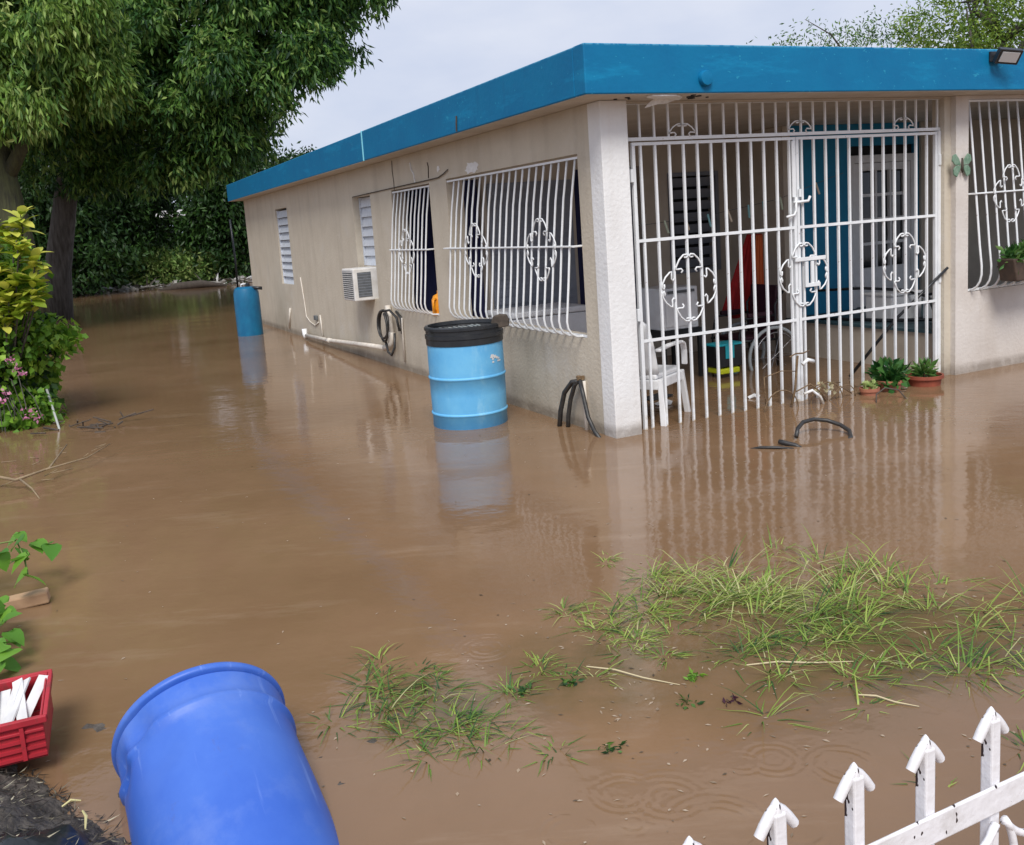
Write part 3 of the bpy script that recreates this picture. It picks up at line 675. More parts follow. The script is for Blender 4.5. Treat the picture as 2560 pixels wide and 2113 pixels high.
for i in range(-5, 8):
    base = ZT - .176
    if mb0 is None:
        mb0 = []
        for pts in ([(.010 + .127 * t, -.018, base - .045 * math.sin(math.pi * t) ** .8) for t in [j / 12 for j in range(13)]],
                    [(.008 + .034 * math.sin(a), -.017, base - .004 - .14 * (1 - math.cos(a))) for a in [math.pi * .5 * j / 8 for j in range(9)]],
                    [(.139 - .034 * math.sin(a), -.017, base - .004 - .14 * (1 - math.cos(a))) for a in [math.pi * .5 * j / 8 for j in range(9)]]):
            o = MB().tube(pts, .0062, 8).build('scroll', M_fence, fence, smooth=True); o.location = (.147 * i, 0, 0); mb0.append(o)
    else:
        for o in mb0: share(o, 'scroll', fence, (.147 * i, 0, 0))

# ---------------------------------------------------------------- leaves (numpy)
def leaves_mesh(name, P, D, S, Ln, Wd, tint, mat, parent=None, fold=.18):
    """P base points, D unit directions, S unit side vectors; 4-vertex leaf = 2 triangles sharing the midrib"""
    n = len(P); Nn = np.cross(D, S); Ln = Ln[:, None]; Wd = Wd[:, None]
    mid = P + D * Ln * .45
    V = np.stack([P, mid + S * Wd * .5 + Nn * Wd * fold, P + D * Ln - Nn * Ln * .10, mid - S * Wd * .5 + Nn * Wd * fold], 1).reshape(-1, 3)
    me = bpy.data.meshes.new(name); me.vertices.add(4 * n); me.vertices.foreach_set('co', V.astype(np.float32).ravel())
    idx = np.arange(n)[:, None] * 4 + np.array([0, 1, 2, 0, 2, 3])[None]
    me.loops.add(6 * n); me.loops.foreach_set('vertex_index', idx.ravel().astype(np.int32))
    me.polygons.add(2 * n); me.polygons.foreach_set('loop_start', (np.arange(2 * n) * 3).astype(np.int32)); me.polygons.foreach_set('loop_total', np.full(2 * n, 3, np.int32))
    me.update(calc_edges=True)
    at = me.attributes.new('tint', 'FLOAT', 'POINT'); at.data.foreach_set('value', np.repeat(tint, 4).astype(np.float32))
    me.materials.append(mat)
    o = bpy.data.objects.new(name, me); COL.objects.link(o); o.parent = parent; return o
def unit(a): return a / np.maximum(np.linalg.norm(a, axis=1, keepdims=True), 1e-9)
def crown_arrays(lobes, nclus, per, Ln, Wd, droop, crad, rg, shell=.55, tint_mu=.45, sublobe=0):
    sub = []
    if sublobe:
        for l in lobes:
            l = np.array(l, float); m_ = int(5 + 3.2 * (l[3] * l[4] + l[4] * l[5] + l[3] * l[5]) / 3)
            dd = unit(rg.normal(size=(m_, 3)) + [0, -.25, 0]); 
            for v in dd:
                rr_ = sublobe * rg.uniform(.6, 1.25); sub.append([*(l[:3] + v * l[3:] * rg.uniform(.55, .95)), rr_, rr_, rr_ * .75])
        lobes = sub
    lob = np.array(lobes, float); wt = (lob[:, 3] * lob[:, 4] + lob[:, 4] * lob[:, 5] + lob[:, 3] * lob[:, 5]); wt /= wt.sum()
    k = rg.choice(len(lob), nclus, p=wt); d = unit(rg.normal(size=(nclus, 3)))
    rr = shell + (1.04 - shell) * rg.random((nclus, 1)) ** .6
    c = lob[k, :3] + d * rr * lob[k, 3:]
    out = unit(d * lob[k, 3:] ** -1)
    ctint = rg.normal(tint_mu, .16, nclus)
    # leaves along short drooping twigs
    c_ = np.repeat(c, per, 0); o_ = np.repeat(out, per, 0)
    t = rg.random((nclus * per, 1))
    tw = unit(o_ + rg.normal(0, .55, o_.shape) + np.array([0, 0, -droop]))
    P = c_ + tw * t * crad + rg.normal(0, crad * .18, c_.shape) + np.array([0, 0, -1.0]) * droop * crad * .5 * t ** 2
    D = unit(o_ * .5 + rg.normal(0, .55, o_.shape) + np.array([0, 0, -droop * 1.2]))
    S = unit(np.cross(D, rg.normal(size=D.shape)))
    n = len(P); l = Ln * rg.uniform(.65, 1.2, n); w_ = Wd * rg.uniform(.7, 1.15, n)
    tint = np.clip(np.repeat(ctint, per) + rg.normal(0, .16, n), 0, 1)
    return P, D, S, l, w_, tint
def tree(name, label, loc, lobes, nclus, per, Ln, Wd, droop, crad, mat, trunk, barkmat, seed, shell=.55, group=None, limbs=6, tint_mu=.45, trunk_r=.3, extra_crown=None, sublobe=0):
    t = thing(name, label, 'tree', loc, 0, group); rg = np.random.default_rng(seed); q = random.Random(seed)
    A = crown_arrays(lobes, nclus, per, Ln, Wd, droop, crad, rg, shell, tint_mu, sublobe)
    o = leaves_mesh('crown', *A, mat, t)
    if extra_crown:
        A = crown_arrays(*extra_crown[:7], np.random.default_rng(seed + 1), *extra_crown[7:9])
        leaves_mesh('crown', *A, extra_crown[9], t)
    mb = MB(); k = len(trunk)
    mb.tube([Vector(p) for p in trunk], [trunk_r * (1.35 if i == 0 else 1.08 - .75 * i / (k - 1)) for i in range(k)], 12)
    for i in range(limbs):
        lb_ = lobes[i % len(lobes)]; a = Vector(trunk[min(k - 1, max(1, k - 1 - i % 3))]); b = Vector(lb_[:3]) + Vector((q.uniform(-.6, .6), q.uniform(-.6, .6), q.uniform(-.3, .6)))
        mid = a.lerp(b, .5) + Vector((q.uniform(-.4, .4), q.uniform(-.4, .4), q.uniform(0, .5)))
        mb.tube([a, a.lerp(mid, .5) + Vector((0, 0, .1)), mid, b], [trunk_r * .45, trunk_r * .36, trunk_r * .25, trunk_r * .08], 8)
    mb.build('trunk', barkmat, t, smooth=True)
    return t, rg

# big tree over the far end of the house
tree('large_tree', 'big dark green tree with grey leaning trunk overhanging the far end of the house', (-10.3, 23.0, 0),
     [(-.3, -.2, 6.9, 2.9, 2.2, 2.2), (2.6, -.5, 7.8, 2.6, 2.2, 2.2), (5.0, -1.0, 7.4, 2.3, 2.0, 2.1), (6.5, -1.2, 7.9, 1.5, 1.5, 1.5), (4.0, -1.5, 5.6, 2.2, 1.8, 1.5), (5.1, -1.8, 5.0, 1.1, 1.2, .9), (2.0, -1.2, 5.4, 2.0, 1.6, 1.3), (1.2, .6, 9.2, 3.4, 2.5, 2.0), (5.0, 0, 9.4, 2.6, 2, 1.6), (.9, -1.9, 4.9, 1.0, .9, .8), (7.6, -1, 8.6, 1.2, 1.3, 1.5), (7.3, -.8, 6.9, .9, 1, 1.0), (8.2, -1, 8.5, .9, 1.0, 1.0), (7.9, -1, 7.5, .6, .7, .7), (6.3, -1.5, 5.9, .8, .9, .7), (3.0, -.6, 4.2, 1.9, 1.4, 1.0), (.9, 0, 4.0, 1.2, 1.0, .8), (4.6, -.9, 4.1, .9, .9, .6)],
     7800, 24, .20, .062, .8, .36, M_leafmain, [(-.35, 0, -.4), (-.05, 0, 1.2), (.4, 0, 3.0), (.8, 0, 4.4), (.7, 0, 5.8), (.6, 0, 7.0)], M_bark, 3, limbs=12, trunk_r=.33, sublobe=.56)
# nearer tree at the left, lit leaves hanging
tree('leafy_tree', 'brighter green tree with long hanging leaves and thick mossy trunk at the left edge', (-9.25, 18.4, 0),
     [(-.3, -.3, 6.6, 2.0, 1.8, 1.5), (1.3, -.3, 6.0, 1.5, 1.4, 1.2), (-1.6, -.3, 5.4, 1.8, 1.5, 1.5), (.6, -.6, 5.0, 1.2, 1.1, .9), (-.4, .1, 8.0, 2.4, 2, 1.5), (2.3, .1, 5.2, .7, .7, .6)],
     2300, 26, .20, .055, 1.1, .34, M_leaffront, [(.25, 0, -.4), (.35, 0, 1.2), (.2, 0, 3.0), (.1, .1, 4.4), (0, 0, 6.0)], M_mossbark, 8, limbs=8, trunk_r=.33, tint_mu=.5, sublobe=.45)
# thin trunk beside it
tree('slender_tree', 'slim grey trunked tree growing between the mossy trunk and the leaning trunk', (-10.9, 21.4, 0),
     [(0, 0, 6.6, 1.6, 1.4, 1.4), (-1.2, 0, 5.6, 1.4, 1.2, 1.2)], 500, 22, .2, .058, .8, .5, M_leafmain, [(0, 0, -.4), (-.1, 0, 1.5), (-.3, 0, 3.2), (-.2, 0, 5.0), (-.1, 0, 6.4)], M_bark, 11, limbs=4, trunk_r=.17)
# background trees making the dark wall of foliage
bgt = [(-20.5, 31, 4.6, 0, 'broad dark tree standing far left behind the mossy trunk'),
       (-16.8, 34, 4.4, 1, 'rounded dark tree behind the leaning trunk in deep shade'),
       (-15.2, 38.5, 4.2, 2, 'dark tree above the bright bank plants across the water'),
       (-8.4, 43.5, 3.4, 3, 'dense tree rising behind the far corner of the beige house'),
       (-9.75, 37.8, 1.1, 4, 'narrow dark tree at the right end of the far bank, beside the distant house')]
for x, y, s_, i, lab in bgt:
    q = random.Random(40 + i)
    lobes = [(q.uniform(-1, 1) * s_ * .45, q.uniform(-.8, .8), zz + q.uniform(-.4, .4), s_ * .55, s_ * .4, 1.25) for zz in (1.7, 2.3, 3.2, 4.2, 5.4, 6.6, 7.6) for _ in (0, 1)]
    if i in (3,): lobes = [l for l in lobes if l[2] < 4.6]
    if i == 4: lobes = [l for l in lobes if l[2] < 5.5]
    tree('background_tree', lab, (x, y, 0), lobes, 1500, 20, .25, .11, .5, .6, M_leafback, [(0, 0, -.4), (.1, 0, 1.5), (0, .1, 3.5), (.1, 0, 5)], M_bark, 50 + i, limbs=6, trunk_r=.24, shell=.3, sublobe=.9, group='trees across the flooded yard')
# bank plants on the far side
for i, (x, y, s_, lab) in enumerate(((-16.6, 37.2, 1.5, 'pale green bank shrub furthest left across the floodwater'), (-14.6, 37.8, 1.3, 'yellowish low shrub on the far bank behind the dark floating log'),
                                     (-12.7, 37.6, 1.5, 'bright leafy shrub in the middle of the far bank'), (-10.9, 37.0, 1.1, 'small bright shrub at the right end of the far bank'))):
    rg = np.random.default_rng(90 + i); t = thing('bank_shrub', lab, 'shrub', (x, y, 0), 0, 'shrubs along the far bank')
    A = crown_arrays([(0, 0, .55, s_, .7, .6), (s_ * .5, .1, .45, s_ * .6, .6, .4), (-s_ * .4, .2, .8, s_ * .5, .5, .6)], 260, 14, .22, .10, -.2, .35, rg, .4, .5)
    leaves_mesh('foliage', *A, M_leafbank, t)
    mb = MB(); q = random.Random(i)
    for j in range(7): mb.tube([(q.uniform(-.2, .2), 0, -.3), (q.uniform(-.5, .5), .1, .3), (q.uniform(-s_, s_) * .7, .1, .9)], [.02, .015, .006], 5)
    mb.build('stem', M_bark, t)
# roadside trees behind the roof
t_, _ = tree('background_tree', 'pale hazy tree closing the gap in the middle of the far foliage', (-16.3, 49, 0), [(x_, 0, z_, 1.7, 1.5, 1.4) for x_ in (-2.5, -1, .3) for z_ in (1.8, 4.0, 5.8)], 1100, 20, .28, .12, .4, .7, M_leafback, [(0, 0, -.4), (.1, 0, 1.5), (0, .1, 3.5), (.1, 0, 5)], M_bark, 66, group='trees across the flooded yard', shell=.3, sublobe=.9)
t_['label'] = 'farthest dark tree, seen between the other trees above the bank plants'
def right_tree(name, lab, loc, lobes, n, per, Ln, Wd, mat, seed, shell, tr):
    tree(name, lab, loc, lobes, n, per, Ln, Wd, .2, .5, mat, tr, M_bark, seed, limbs=7, trunk_r=.2 if seed == 21 else .07, shell=shell, tint_mu=.5)
right_tree('roadside_tree', 'yellow-green tree showing over the roof at the upper right', (11.0, 20.5, 0),
           [(-.2, 0, 5.2, 1.3, 1.2, .85), (1.2, 0, 5.1, 1.3, 1.2, 1.0), (-.9, 0, 4.8, .9, .9, .6), (2.6, 0, 5.4, 1.4, 1.2, 1.0), (1.0, .5, 4.2, 2.2, 1.5, 1.0), (.1, 0, 5.75, .45, .4, .4)],
           1000, 18, .12, .045, M_leafright, 21, .35, [(0, 0, -.3), (.2, 0, 2), (.3, 0, 3.5), (.2, 0, 4.6)])
right_tree('twiggy_tree', 'sparse twiggy dark tree top just above the blue roof edge', (8.3, 21.5, 0),
           [(-1.5, 0, 4.5, .9, .6, .33), (-.2, 0, 4.7, .8, .6, .40), (.9, 0, 4.75, .9, .7, .5), (-.9, 0, 5.0, .25, .2, .35)],
           230, 14, .11, .035, M_leafmain, 23, .3, [(0, 0, -.3), (.1, 0, 2), (.2, 0, 3.5), (.2, 0, 4.2)])

# far house beyond the yard
fh = thing('distant_house', 'far white-eaved house glimpsed past the corner of the beige house', 'house', (-13.6, 46, 0), -.1)
MB().box(-.2, 6, 0, 6, -.3, 2.6).build('wall', material('far_house_wall', (.45, .42, .38), .8), fh)
MB().box(-1.9, 6.6, -.6, 6.6, 2.95, 3.25).build('roof', material('far_white_roof', (.75, .76, .78), .7), fh)
MB().box(.25, 1.1, -.04, -.005, .2, 1.9).build('door', material('far_brown_door', (.16, .07, .04), .7), fh)
MB().box(1.9, 3.1, -.04, -.005, 1.1, 2.0).build('window', M_glass, fh)
# thin post by far corner
pst = MB().tube([(0, 0, -.4), (.02, 0, 1.1), (-.01, 0, 2.3)], .035, 8).build('post', M_black, None, smooth=True); pst.location = (-8.3, 31.5, 0)
tag(pst, 'thin dark post standing in water beyond the far corner of the house', 'post')
mb = MB()
q = random.Random(3)
lg = MB().tube([(-1.3, .1, -.02), (-.5, 0, .10), (.3, .05, .13), (1.2, -.05, .02)], [.05, .16, .15, .05], 8).build('floating_log', M_darkwood, None, smooth=True); lg.location = (-10.6, 34.2, 0)
tag(lg, 'dark log floating in front of the far bank', 'log')
A = (np.column_stack([np.random.default_rng(4).uniform(-17, -8.4, 420), np.random.default_rng(5).uniform(35.2, 38.0, 420), np.random.default_rng(6).uniform(0, .14, 420)]),)
rg = np.random.default_rng(7)
D = unit(rg.normal(0, 1, (420, 3)) * [1, .6, .25]); S = unit(np.cross(D, rg.normal(size=D.shape)))
fd = leaves_mesh('debris', A[0], D, S, rg.uniform(.15, .6, 420), rg.uniform(.05, .22, 420), rg.random(420), LEAF('pale_debris', [(.08, .07, .05), (.35, .33, .30), (.6, .6, .6)], .1))
tag(fd, 'pale scattered debris washed against the far bank', 'debris', kind='stuff')

# ---------------------------------------------------------------- left bank bushes
def leaf_obj(mat_, L_, W_, name='leaf', heart=False):
    """single real leaf: curved blade with midrib fold"""
    mb = MB(); prof = [(0, .0), (.12, .55), (.35, .95), (.6, 1.0), (.85, .55), (1, 0)] if not heart else [(0, .15), (-.06, .6), (.15, 1.0), (.4, .92), (.7, .55), (1.0, 0)]
    vs = []
    for t, w_ in prof:
        z = -.25 * L_ * t * t
        vs += [(t * L_, -w_ * W_ / 2, z + abs(w_) * W_ * .10), (t * L_, 0, z), (t * L_, w_ * W_ / 2, z + abs(w_) * W_ * .10)]
    fs = []
    for i in range(len(prof) - 1):
        for j in (0, 1): fs.append((i * 3 + j, (i + 1) * 3 + j, (i + 1) * 3 + j + 1, i * 3 + j + 1))
    mb.add(vs, fs); o = mb.build(name, mat_, None, smooth=True)
    return o
def set_tint(me, v):
    at = me.attributes.new('tint', 'FLOAT', 'POINT'); at.data.foreach_set('value', [v] * len(me.vertices))
def leaf_variants(mat_, L_, W_, k, heart=False):
    res = []
    for i in range(k):
        o = leaf_obj(mat_, L_, W_, 'leaf', heart); set_tint(o.data, (i + .5) / k); res.append(o.data); bpy.data.objects.remove(o)
    return res
def put_leaf(me, parent, p, d, roll, s=1):
    o = bpy.data.objects.new('leaf', me); COL.objects.link(o); o.parent = parent
    d = Vector(d).normalized(); x = d; y = Vector((0, 0, 1)).cross(x)
    y = y.normalized() if y.length > .05 else Vector((0, 1, 0)); z = x.cross(y)
    M3 = Matrix((x, y, z)).transposed() @ Matrix.Rotation(roll, 3, 'X')
    o.matrix_local = Matrix.Translation(p) @ M3.to_4x4() @ Matrix.Scale(s, 4)
    return o
shrub = thing('yellow_green_shrub', 'shrub with large glossy yellow-green leaves rising above the vines at the left edge', 'shrub', (-4.62, 8.9, 0))
lv = leaf_variants(M_leafyellow, .165, .082, 5); q = random.Random(31); stem = MB()
shoots = [(.48, -.3, 1.80), (.56, -.25, 1.95), (.36, -.3, 1.92), (.16, -.2, 1.82), (.64, -.3, 1.60), (.30, -.4, 1.62), (.0, -.3, 1.65), (.50, -.4, 1.44), (.62, -.35, 1.36), (.22, -.4, 1.40), (-.1, -.3, 1.5), (.48, -.42, 1.18), (.05, -.4, 1.25), (.62, -.4, 1.22), (.35, -.42, 1.52), (.42, -.42, 1.30), (.56, -.4, 1.72), (.25, -.4, 1.75), (.15, -.42, 1.15), (.36, -.42, 1.08)]
for sx_, sy_, sz_ in shoots:
    tip = Vector((sx_ - .10, sy_, sz_)); stem.tube([(0, 0, -.2), (tip.x * .4, tip.y * .4, tip.z * .5), tip - Vector((0, 0, .15)), tip], [.015, .01, .007, .004], 5)
    for j in range(20):
        a = j * 2.4 + q.random(); el = q.uniform(-.25, 1.0); base = tip - Vector((0, 0, q.uniform(0, .16)))
        put_leaf(q.choice(lv), shrub, base, (math.cos(a) * math.cos(el), math.sin(a) * math.cos(el), math.sin(el)), q.uniform(-.5, .5), q.uniform(.7, 1.15))
stem.build('stem', M_bark, shrub)
vine = thing('climbing_vine', 'dense mound of small bright green vine leaves hanging down to the water at left', 'vine', (-4.97, 9.1, 0))
rg = np.random.default_rng(17)
A = crown_arrays([(.30, -.1, .95, .50, .5, .40), (.22, -.1, .55, .62, .5, .45), (.42, -.2, .34, .42, .4, .28), (.22, -.1, 1.38, .40, .45, .42), (-.2, -.1, 1.2, .5, .5, .6), (-.4, -.6, .1, .7, .6, .4)], 2400, 9, .085, .07, .8, .15, rg, .45, .5, .24)
leaves_mesh('foliage', *A, M_leafvine, vine)
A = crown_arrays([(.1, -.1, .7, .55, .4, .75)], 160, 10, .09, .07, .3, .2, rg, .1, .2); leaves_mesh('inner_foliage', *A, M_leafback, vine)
mb = MB(); q = random.Random(18)
for j in range(16):
    x0 = q.uniform(.1, .8); mb.tube([(x0 - .3, -.3, q.uniform(.3, 1)), (x0, -.6, q.uniform(.2, .6)), (x0 + q.uniform(0, .15), -.7, q.uniform(-.05, .2))], .004, 4)
mb.build('stem', M_bark, vine)
rg = np.random.default_rng(19)
fl = np.array([(.72, -.75, .60), (.78, -.8, .55), (.66, -.7, .66), (.85, -.9, .18), (.80, -.8, .22), (.9, -.85, .14), (.62, -.8, .38), (.55, -.8, .32)])
for f_ in fl:
    P = f_ + rg.normal(0, .022, (10, 3)); D = unit(rg.normal(size=P.shape)); S = unit(np.cross(D, rg.normal(size=P.shape)))
    leaves_mesh('flower', P, D, S, rg.uniform(.03, .05, 10), rg.uniform(.02, .03, 10), rg.random(10), M_pink, vine)
# pale stick and fallen dead branch
st = MB().tube([(-4.20, 8.75, .32), (-3.98, 8.42, .0), (-3.90, 8.3, -.12)], [.012, .011, .010], 6).build('pale_stick', material('pale_stick_bark', (.40, .42, .40), .7), None, smooth=True)
tag(st, 'short pale grey stick slanting into the water beside the vine', 'stick')
q = random.Random(61); mb = MB()
mb.tube([(-3.75, 6.55, .14), (-3.62, 6.35, .12), (-3.30, 6.25, .07), (-3.16, 6.45, .09), (-3.22, 6.9, .16)], [.010, .012, .011, .008, .004], 6)
mb.tube([(-3.28, 6.27, .07), (-3.12, 6.10, .04), (-3.02, 5.98, .0)], [.009, .006, .004], 5)
mb.tube([(-3.17, 6.42, .09), (-3.02, 6.75, .08), (-2.98, 7.1, .10)], [.007, .005, .003], 5)
for j in range(16):
    a = Vector((q.uniform(-3.75, -3.0), q.uniform(6.1, 7.3), q.uniform(.0, .12))); mb.tube([a, a + Vector((q.uniform(-.12, .12), q.uniform(-.12, .12), q.uniform(-.04, .05)))], .003, 4)
br = mb.build('dead_branch', material('dry_branch', (.30, .22, .13), .8, (.20, .15, .09), 20), None, smooth=True)
tag(br, 'bare forked dead branch trailing over the water at the left edge', 'branch')
mb = MB(); q = random.Random(62)
for j in range(26):
    a = Vector((-3.72 + q.uniform(-.3, .35), 8.3 + q.uniform(-.2, .25), q.uniform(-.01, .05))); mb.tube([a, a + Vector((q.uniform(-.2, .25), q.uniform(-.1, .1), q.uniform(-.02, .06)))], q.uniform(.004, .010), 5)
tw = mb.build('twig_pile', M_darkwood); tag(tw, 'dark clump of twigs floating at the foot of the vine', 'twigs', kind='stuff')

# low vine with big leaves at the left edge, nearer
LVX = -.02
lowv = thing('broad_leaf_vine', 'trailing vine with large bright green leaves low at the left edge', 'vine', (-2.2 + LVX, 3.9, .12))
lv = leaf_variants(M_leafheart, .085, .078, 4, True); q = random.Random(71); mb = MB()
spots = [(-.10, .42, .14), (-.02, .33, .12), (-.16, .30, .15), (.03, .22, .12), (.08, .18, .10), (-.06, .20, .14), (-.18, .14, .16), (.10, .10, .06), (-.12, .05, .12), (-.04, -.10, .10), (.02, -.18, .08), (.06, -.25, .06), (.0, -.30, .04), (.06, -.36, .02), (.09, -.42, .0), (-.1, -.22, .1), (-.15, -.35, .06), (-.22, -.05, .14), (-.25, .2, .16), (-.25, .38, .16), (-.3, 0, .1), (-.3, .3, .12), (-.28, -.3, .05), (.10, -.12, .02), (.15, -.2, .0), (.20, -.3, .0), (.24, -.38, -.02), (.28, -.46, -.04), (.18, -.34, .02), (.12, -.26, .04), (.22, -.45, -.02), (.30, -.52, -.06), (.14, -.42, .02), (-.02, .48, .10), (.06, .36, .08)]
prev = Vector((-.5, .3, .1))
for (x, y, z) in spots:
    for _ in (0, 1): put_leaf(q.choice(lv), lowv, Vector((x + q.uniform(-.03, .03), y + q.uniform(-.03, .03), z + q.uniform(-.02, .03))), (q.uniform(-1, 1), q.uniform(-1, .3), q.uniform(-.5, .2)), q.uniform(-.5, .5), q.uniform(.75, 1.25))
mb.tube([(-.6, .3, .0), (-.25, .35, .12), (-.10, .42, .12), (.03, .22, .10), (.10, .10, .05)], .004, 5); mb.tube([(-.6, -.1, .0), (-.2, 0, .11), (-.04, -.10, .08), (.02, -.25, .04), (.09, -.42, -.01)], .004, 5)
mb.build('stem', material('vine_stem', (.16, .22, .06), .6), lowv, smooth=True)
mb = MB()
blk = MB().box(-.095, .095, -.032, .032, -.03, .028).build('wood_block', M_wood, None, bevel=.008); blk.location = (-2.19, 4.085, .03); blk.rotation_euler = (R(3), R(-4), .33)
tag(blk, 'small tan wooden block floating among the vine leaves at left', 'wood block')

# ---------------------------------------------------------------- mud bank, crate and litter near bottom left
def mz(x, y):
    # ridge running under crate towards the barrel
    d = (x + 1.20) * .62 + (y - 2.37) * .78      # distance across
    h = .19 * max(0, min(1, (.06 - d) / .30)) - .02
    from mathutils import noise
    return h + .035 * noise.noise(Vector((x * 9, y * 9, 0))) + .018 * noise.noise(Vector((x * 27, y * 27, 4)))
mud = grid_sheet('mud_bank', -3.4, -.35, 1.0, 2.95, 120, 80, mz, M_soil); tag(mud, kind='structure')
from mathutils import noise as mnoise
tv = []; nx, ny = 60, 16
for j in range(ny + 1):
    for i in range(nx + 1):
        x = -2.0 + 1.25 * i / nx; y = 1.74 + .56 * j / ny
        fold = .03 * math.sin(x * 26 + y * 9 + 2 * mnoise.noise(Vector((x * 5, y * 5, 1)))) * (1 if j < ny else .4)
        tv.append((x, y - .1 * (x + 1.3), max(mz(x, y), 0) + .035 + fold * .7 - .05 * (j / ny) ** 3))
tarp = MB().add(tv, [(j * (nx + 1) + i, j * (nx + 1) + i + 1, (j + 1) * (nx + 1) + i + 1, (j + 1) * (nx + 1) + i) for j in range(ny) for i in range(nx)]).build('tarp', M_tarp, None, smooth=True)
tag(tarp, 'wrinkled black plastic tarp along the bottom left bank', 'tarp')
rg = np.random.default_rng(77); n = 2600
xy = np.column_stack([rg.uniform(-2.0, -.80, n), rg.uniform(1.95, 2.70, n)])
keep = (xy[:, 0] + 1.20) * .62 + (xy[:, 1] - 2.37) * .78 < .06; xy = xy[keep]; n = len(xy)
P = np.column_stack([xy, [max(mz(a, b), 0) + .008 for a, b in xy]]); D = unit(rg.normal(0, 1, (n, 3)) * [1, 1, .14]); S = unit(np.cross(D, rg.normal(size=P.shape) + [0, 0, 3]))
lit = leaves_mesh('debris', P, D, S, rg.uniform(.01, .055, n), rg.uniform(.002, .006, n), rg.random(n) ** 4, LEAF('bank_litter', [(.018, .015, .012), (.05, .042, .033), (.20, .18, .13), (.48, .44, .32)], .05))
tag(lit, 'dark wet litter of twigs and rotten leaves covering the near bank', 'debris', kind='stuff')
sc_ = MB().prism([(-.09, -.014), (.07, -.02), (.095, 0), (.07, .018), (-.09, .016)], 0, .012, 'z').build('plastic_strip', M_paper, None, bevel=.003)
sc_.location = (-1.42, 2.20, .13); sc_.rotation_euler = (R(10), R(-12), 1.0); tag(sc_, 'torn white plastic strip lying on the dark bank at the left edge', 'plastic strip')
for i, (x, y, a, l, lab) in enumerate(((-.93, 2.19, .8, .07, 'pale yellow blade of straw on the bank next to the blue barrel'), (-1.16, 2.28, -1.1, .09, 'bent straw stalk on the bank in the middle of the dark litter'), (-1.28, 2.46, .5, .05, 'short yellow straw piece just below the red crate'))):
    o = MB().tube([(-l / 2, 0, 0), (0, .006, .008), (l / 2, 0, .0)], [.003, .004, .002], 5).build('straw_stalk', material('yellow_straw', (.55, .50, .24), .7), None); o.location = (x, y, max(mz(x, y), 0) + .03); o.rotation_euler = (0, 0, a); tag(o, lab, 'straw')

crate = thing('plastic_crate', 'broken red plastic crate holding white slats at the lower left edge', 'crate', (-1.70, 2.735, .072), .38)
cw, cd, ch = .44, .32, .125
mb = MB()
def cwall(x0, x1, y0, y1): crate_p = MB().box(x0, x1, y0, y1, 0, ch).build('side', M_red, crate, bevel=.004); return crate_p
cwall(-cw/2, cw/2, cd/2 - .008, cd/2); cwall(-cw/2, cw/2, -cd/2, -cd/2 + .008); cwall(cw/2 - .008, cw/2, -cd/2 + .009, cd/2 - .009); cwall(-cw/2, -cw/2 + .008, -cd/2 + .009, cd/2 - .009)
MB().box(-cw/2, cw/2, -cd/2, cd/2, -.008, -.001).build('base', M_red, crate)
rim = MB().box(-cw/2 - .012, cw/2 + .012, cd/2 + .001, cd/2 + .014, ch - .02, ch + .002).box(cw/2 + .001, cw/2 + .014, -cd/2, cd/2, ch - .02, ch + .002).box(-cw/2 - .012, cw/2 + .012, -cd/2 - .014, -cd/2 - .001, ch - .02, ch + .002)
rim.build('rim', M_red, crate, bevel=.003)
r0 = None
for k in range(4):
    for X in (0,):
        z = ch - .040 - k * .026
        if not r0: r0 = MB().box(-cw/2, cw/2, -cd/2 - .010, -cd/2 - .001, -.005, .005).build('rib', M_red, crate, bevel=.002); r0.location.z = z
        else: share(r0, 'rib', crate, (0, 0, z))
for X in (-.12, .02, .16): MB().box(X - .006, X + .006, -cd/2 - .016, -cd/2 - .011, .0, ch - .022).build('rib', M_red, crate)
q = random.Random(81); s0 = None
for i in range(18):
    x = -.19 + .021 * i; ang = q.uniform(-.35, .15)
    lab = ['white slat leaning furthest left in the red crate', 'white slat second from the left in the red crate'] 
    if s0 is None: o = MB().box(-.016, .016, -.14, .14, -.003, .003).build('plastic_stick', M_paper, None, bevel=.001); s0 = o
    else: o = bpy.data.objects.new('plastic_stick', s0.data); COL.objects.link(o)
    M_ = Matrix.Translation((-1.70, 2.735, -.02)) @ Matrix.Rotation(.38, 4, 'Z') @ Matrix.Translation((x, 0, .165 + q.uniform(-.025, .02))) @ Matrix.Rotation(ang, 4, 'Z') @ Matrix.Rotation(R(q.uniform(10, 22)), 4, 'X') @ Matrix.Rotation(R(q.uniform(-30, 30)), 4, 'Y')
    o.matrix_world = M_
    tag(o, 'loose flat white plastic stick lying inside the red crate', 'plastic stick', 'white sticks in the red crate')

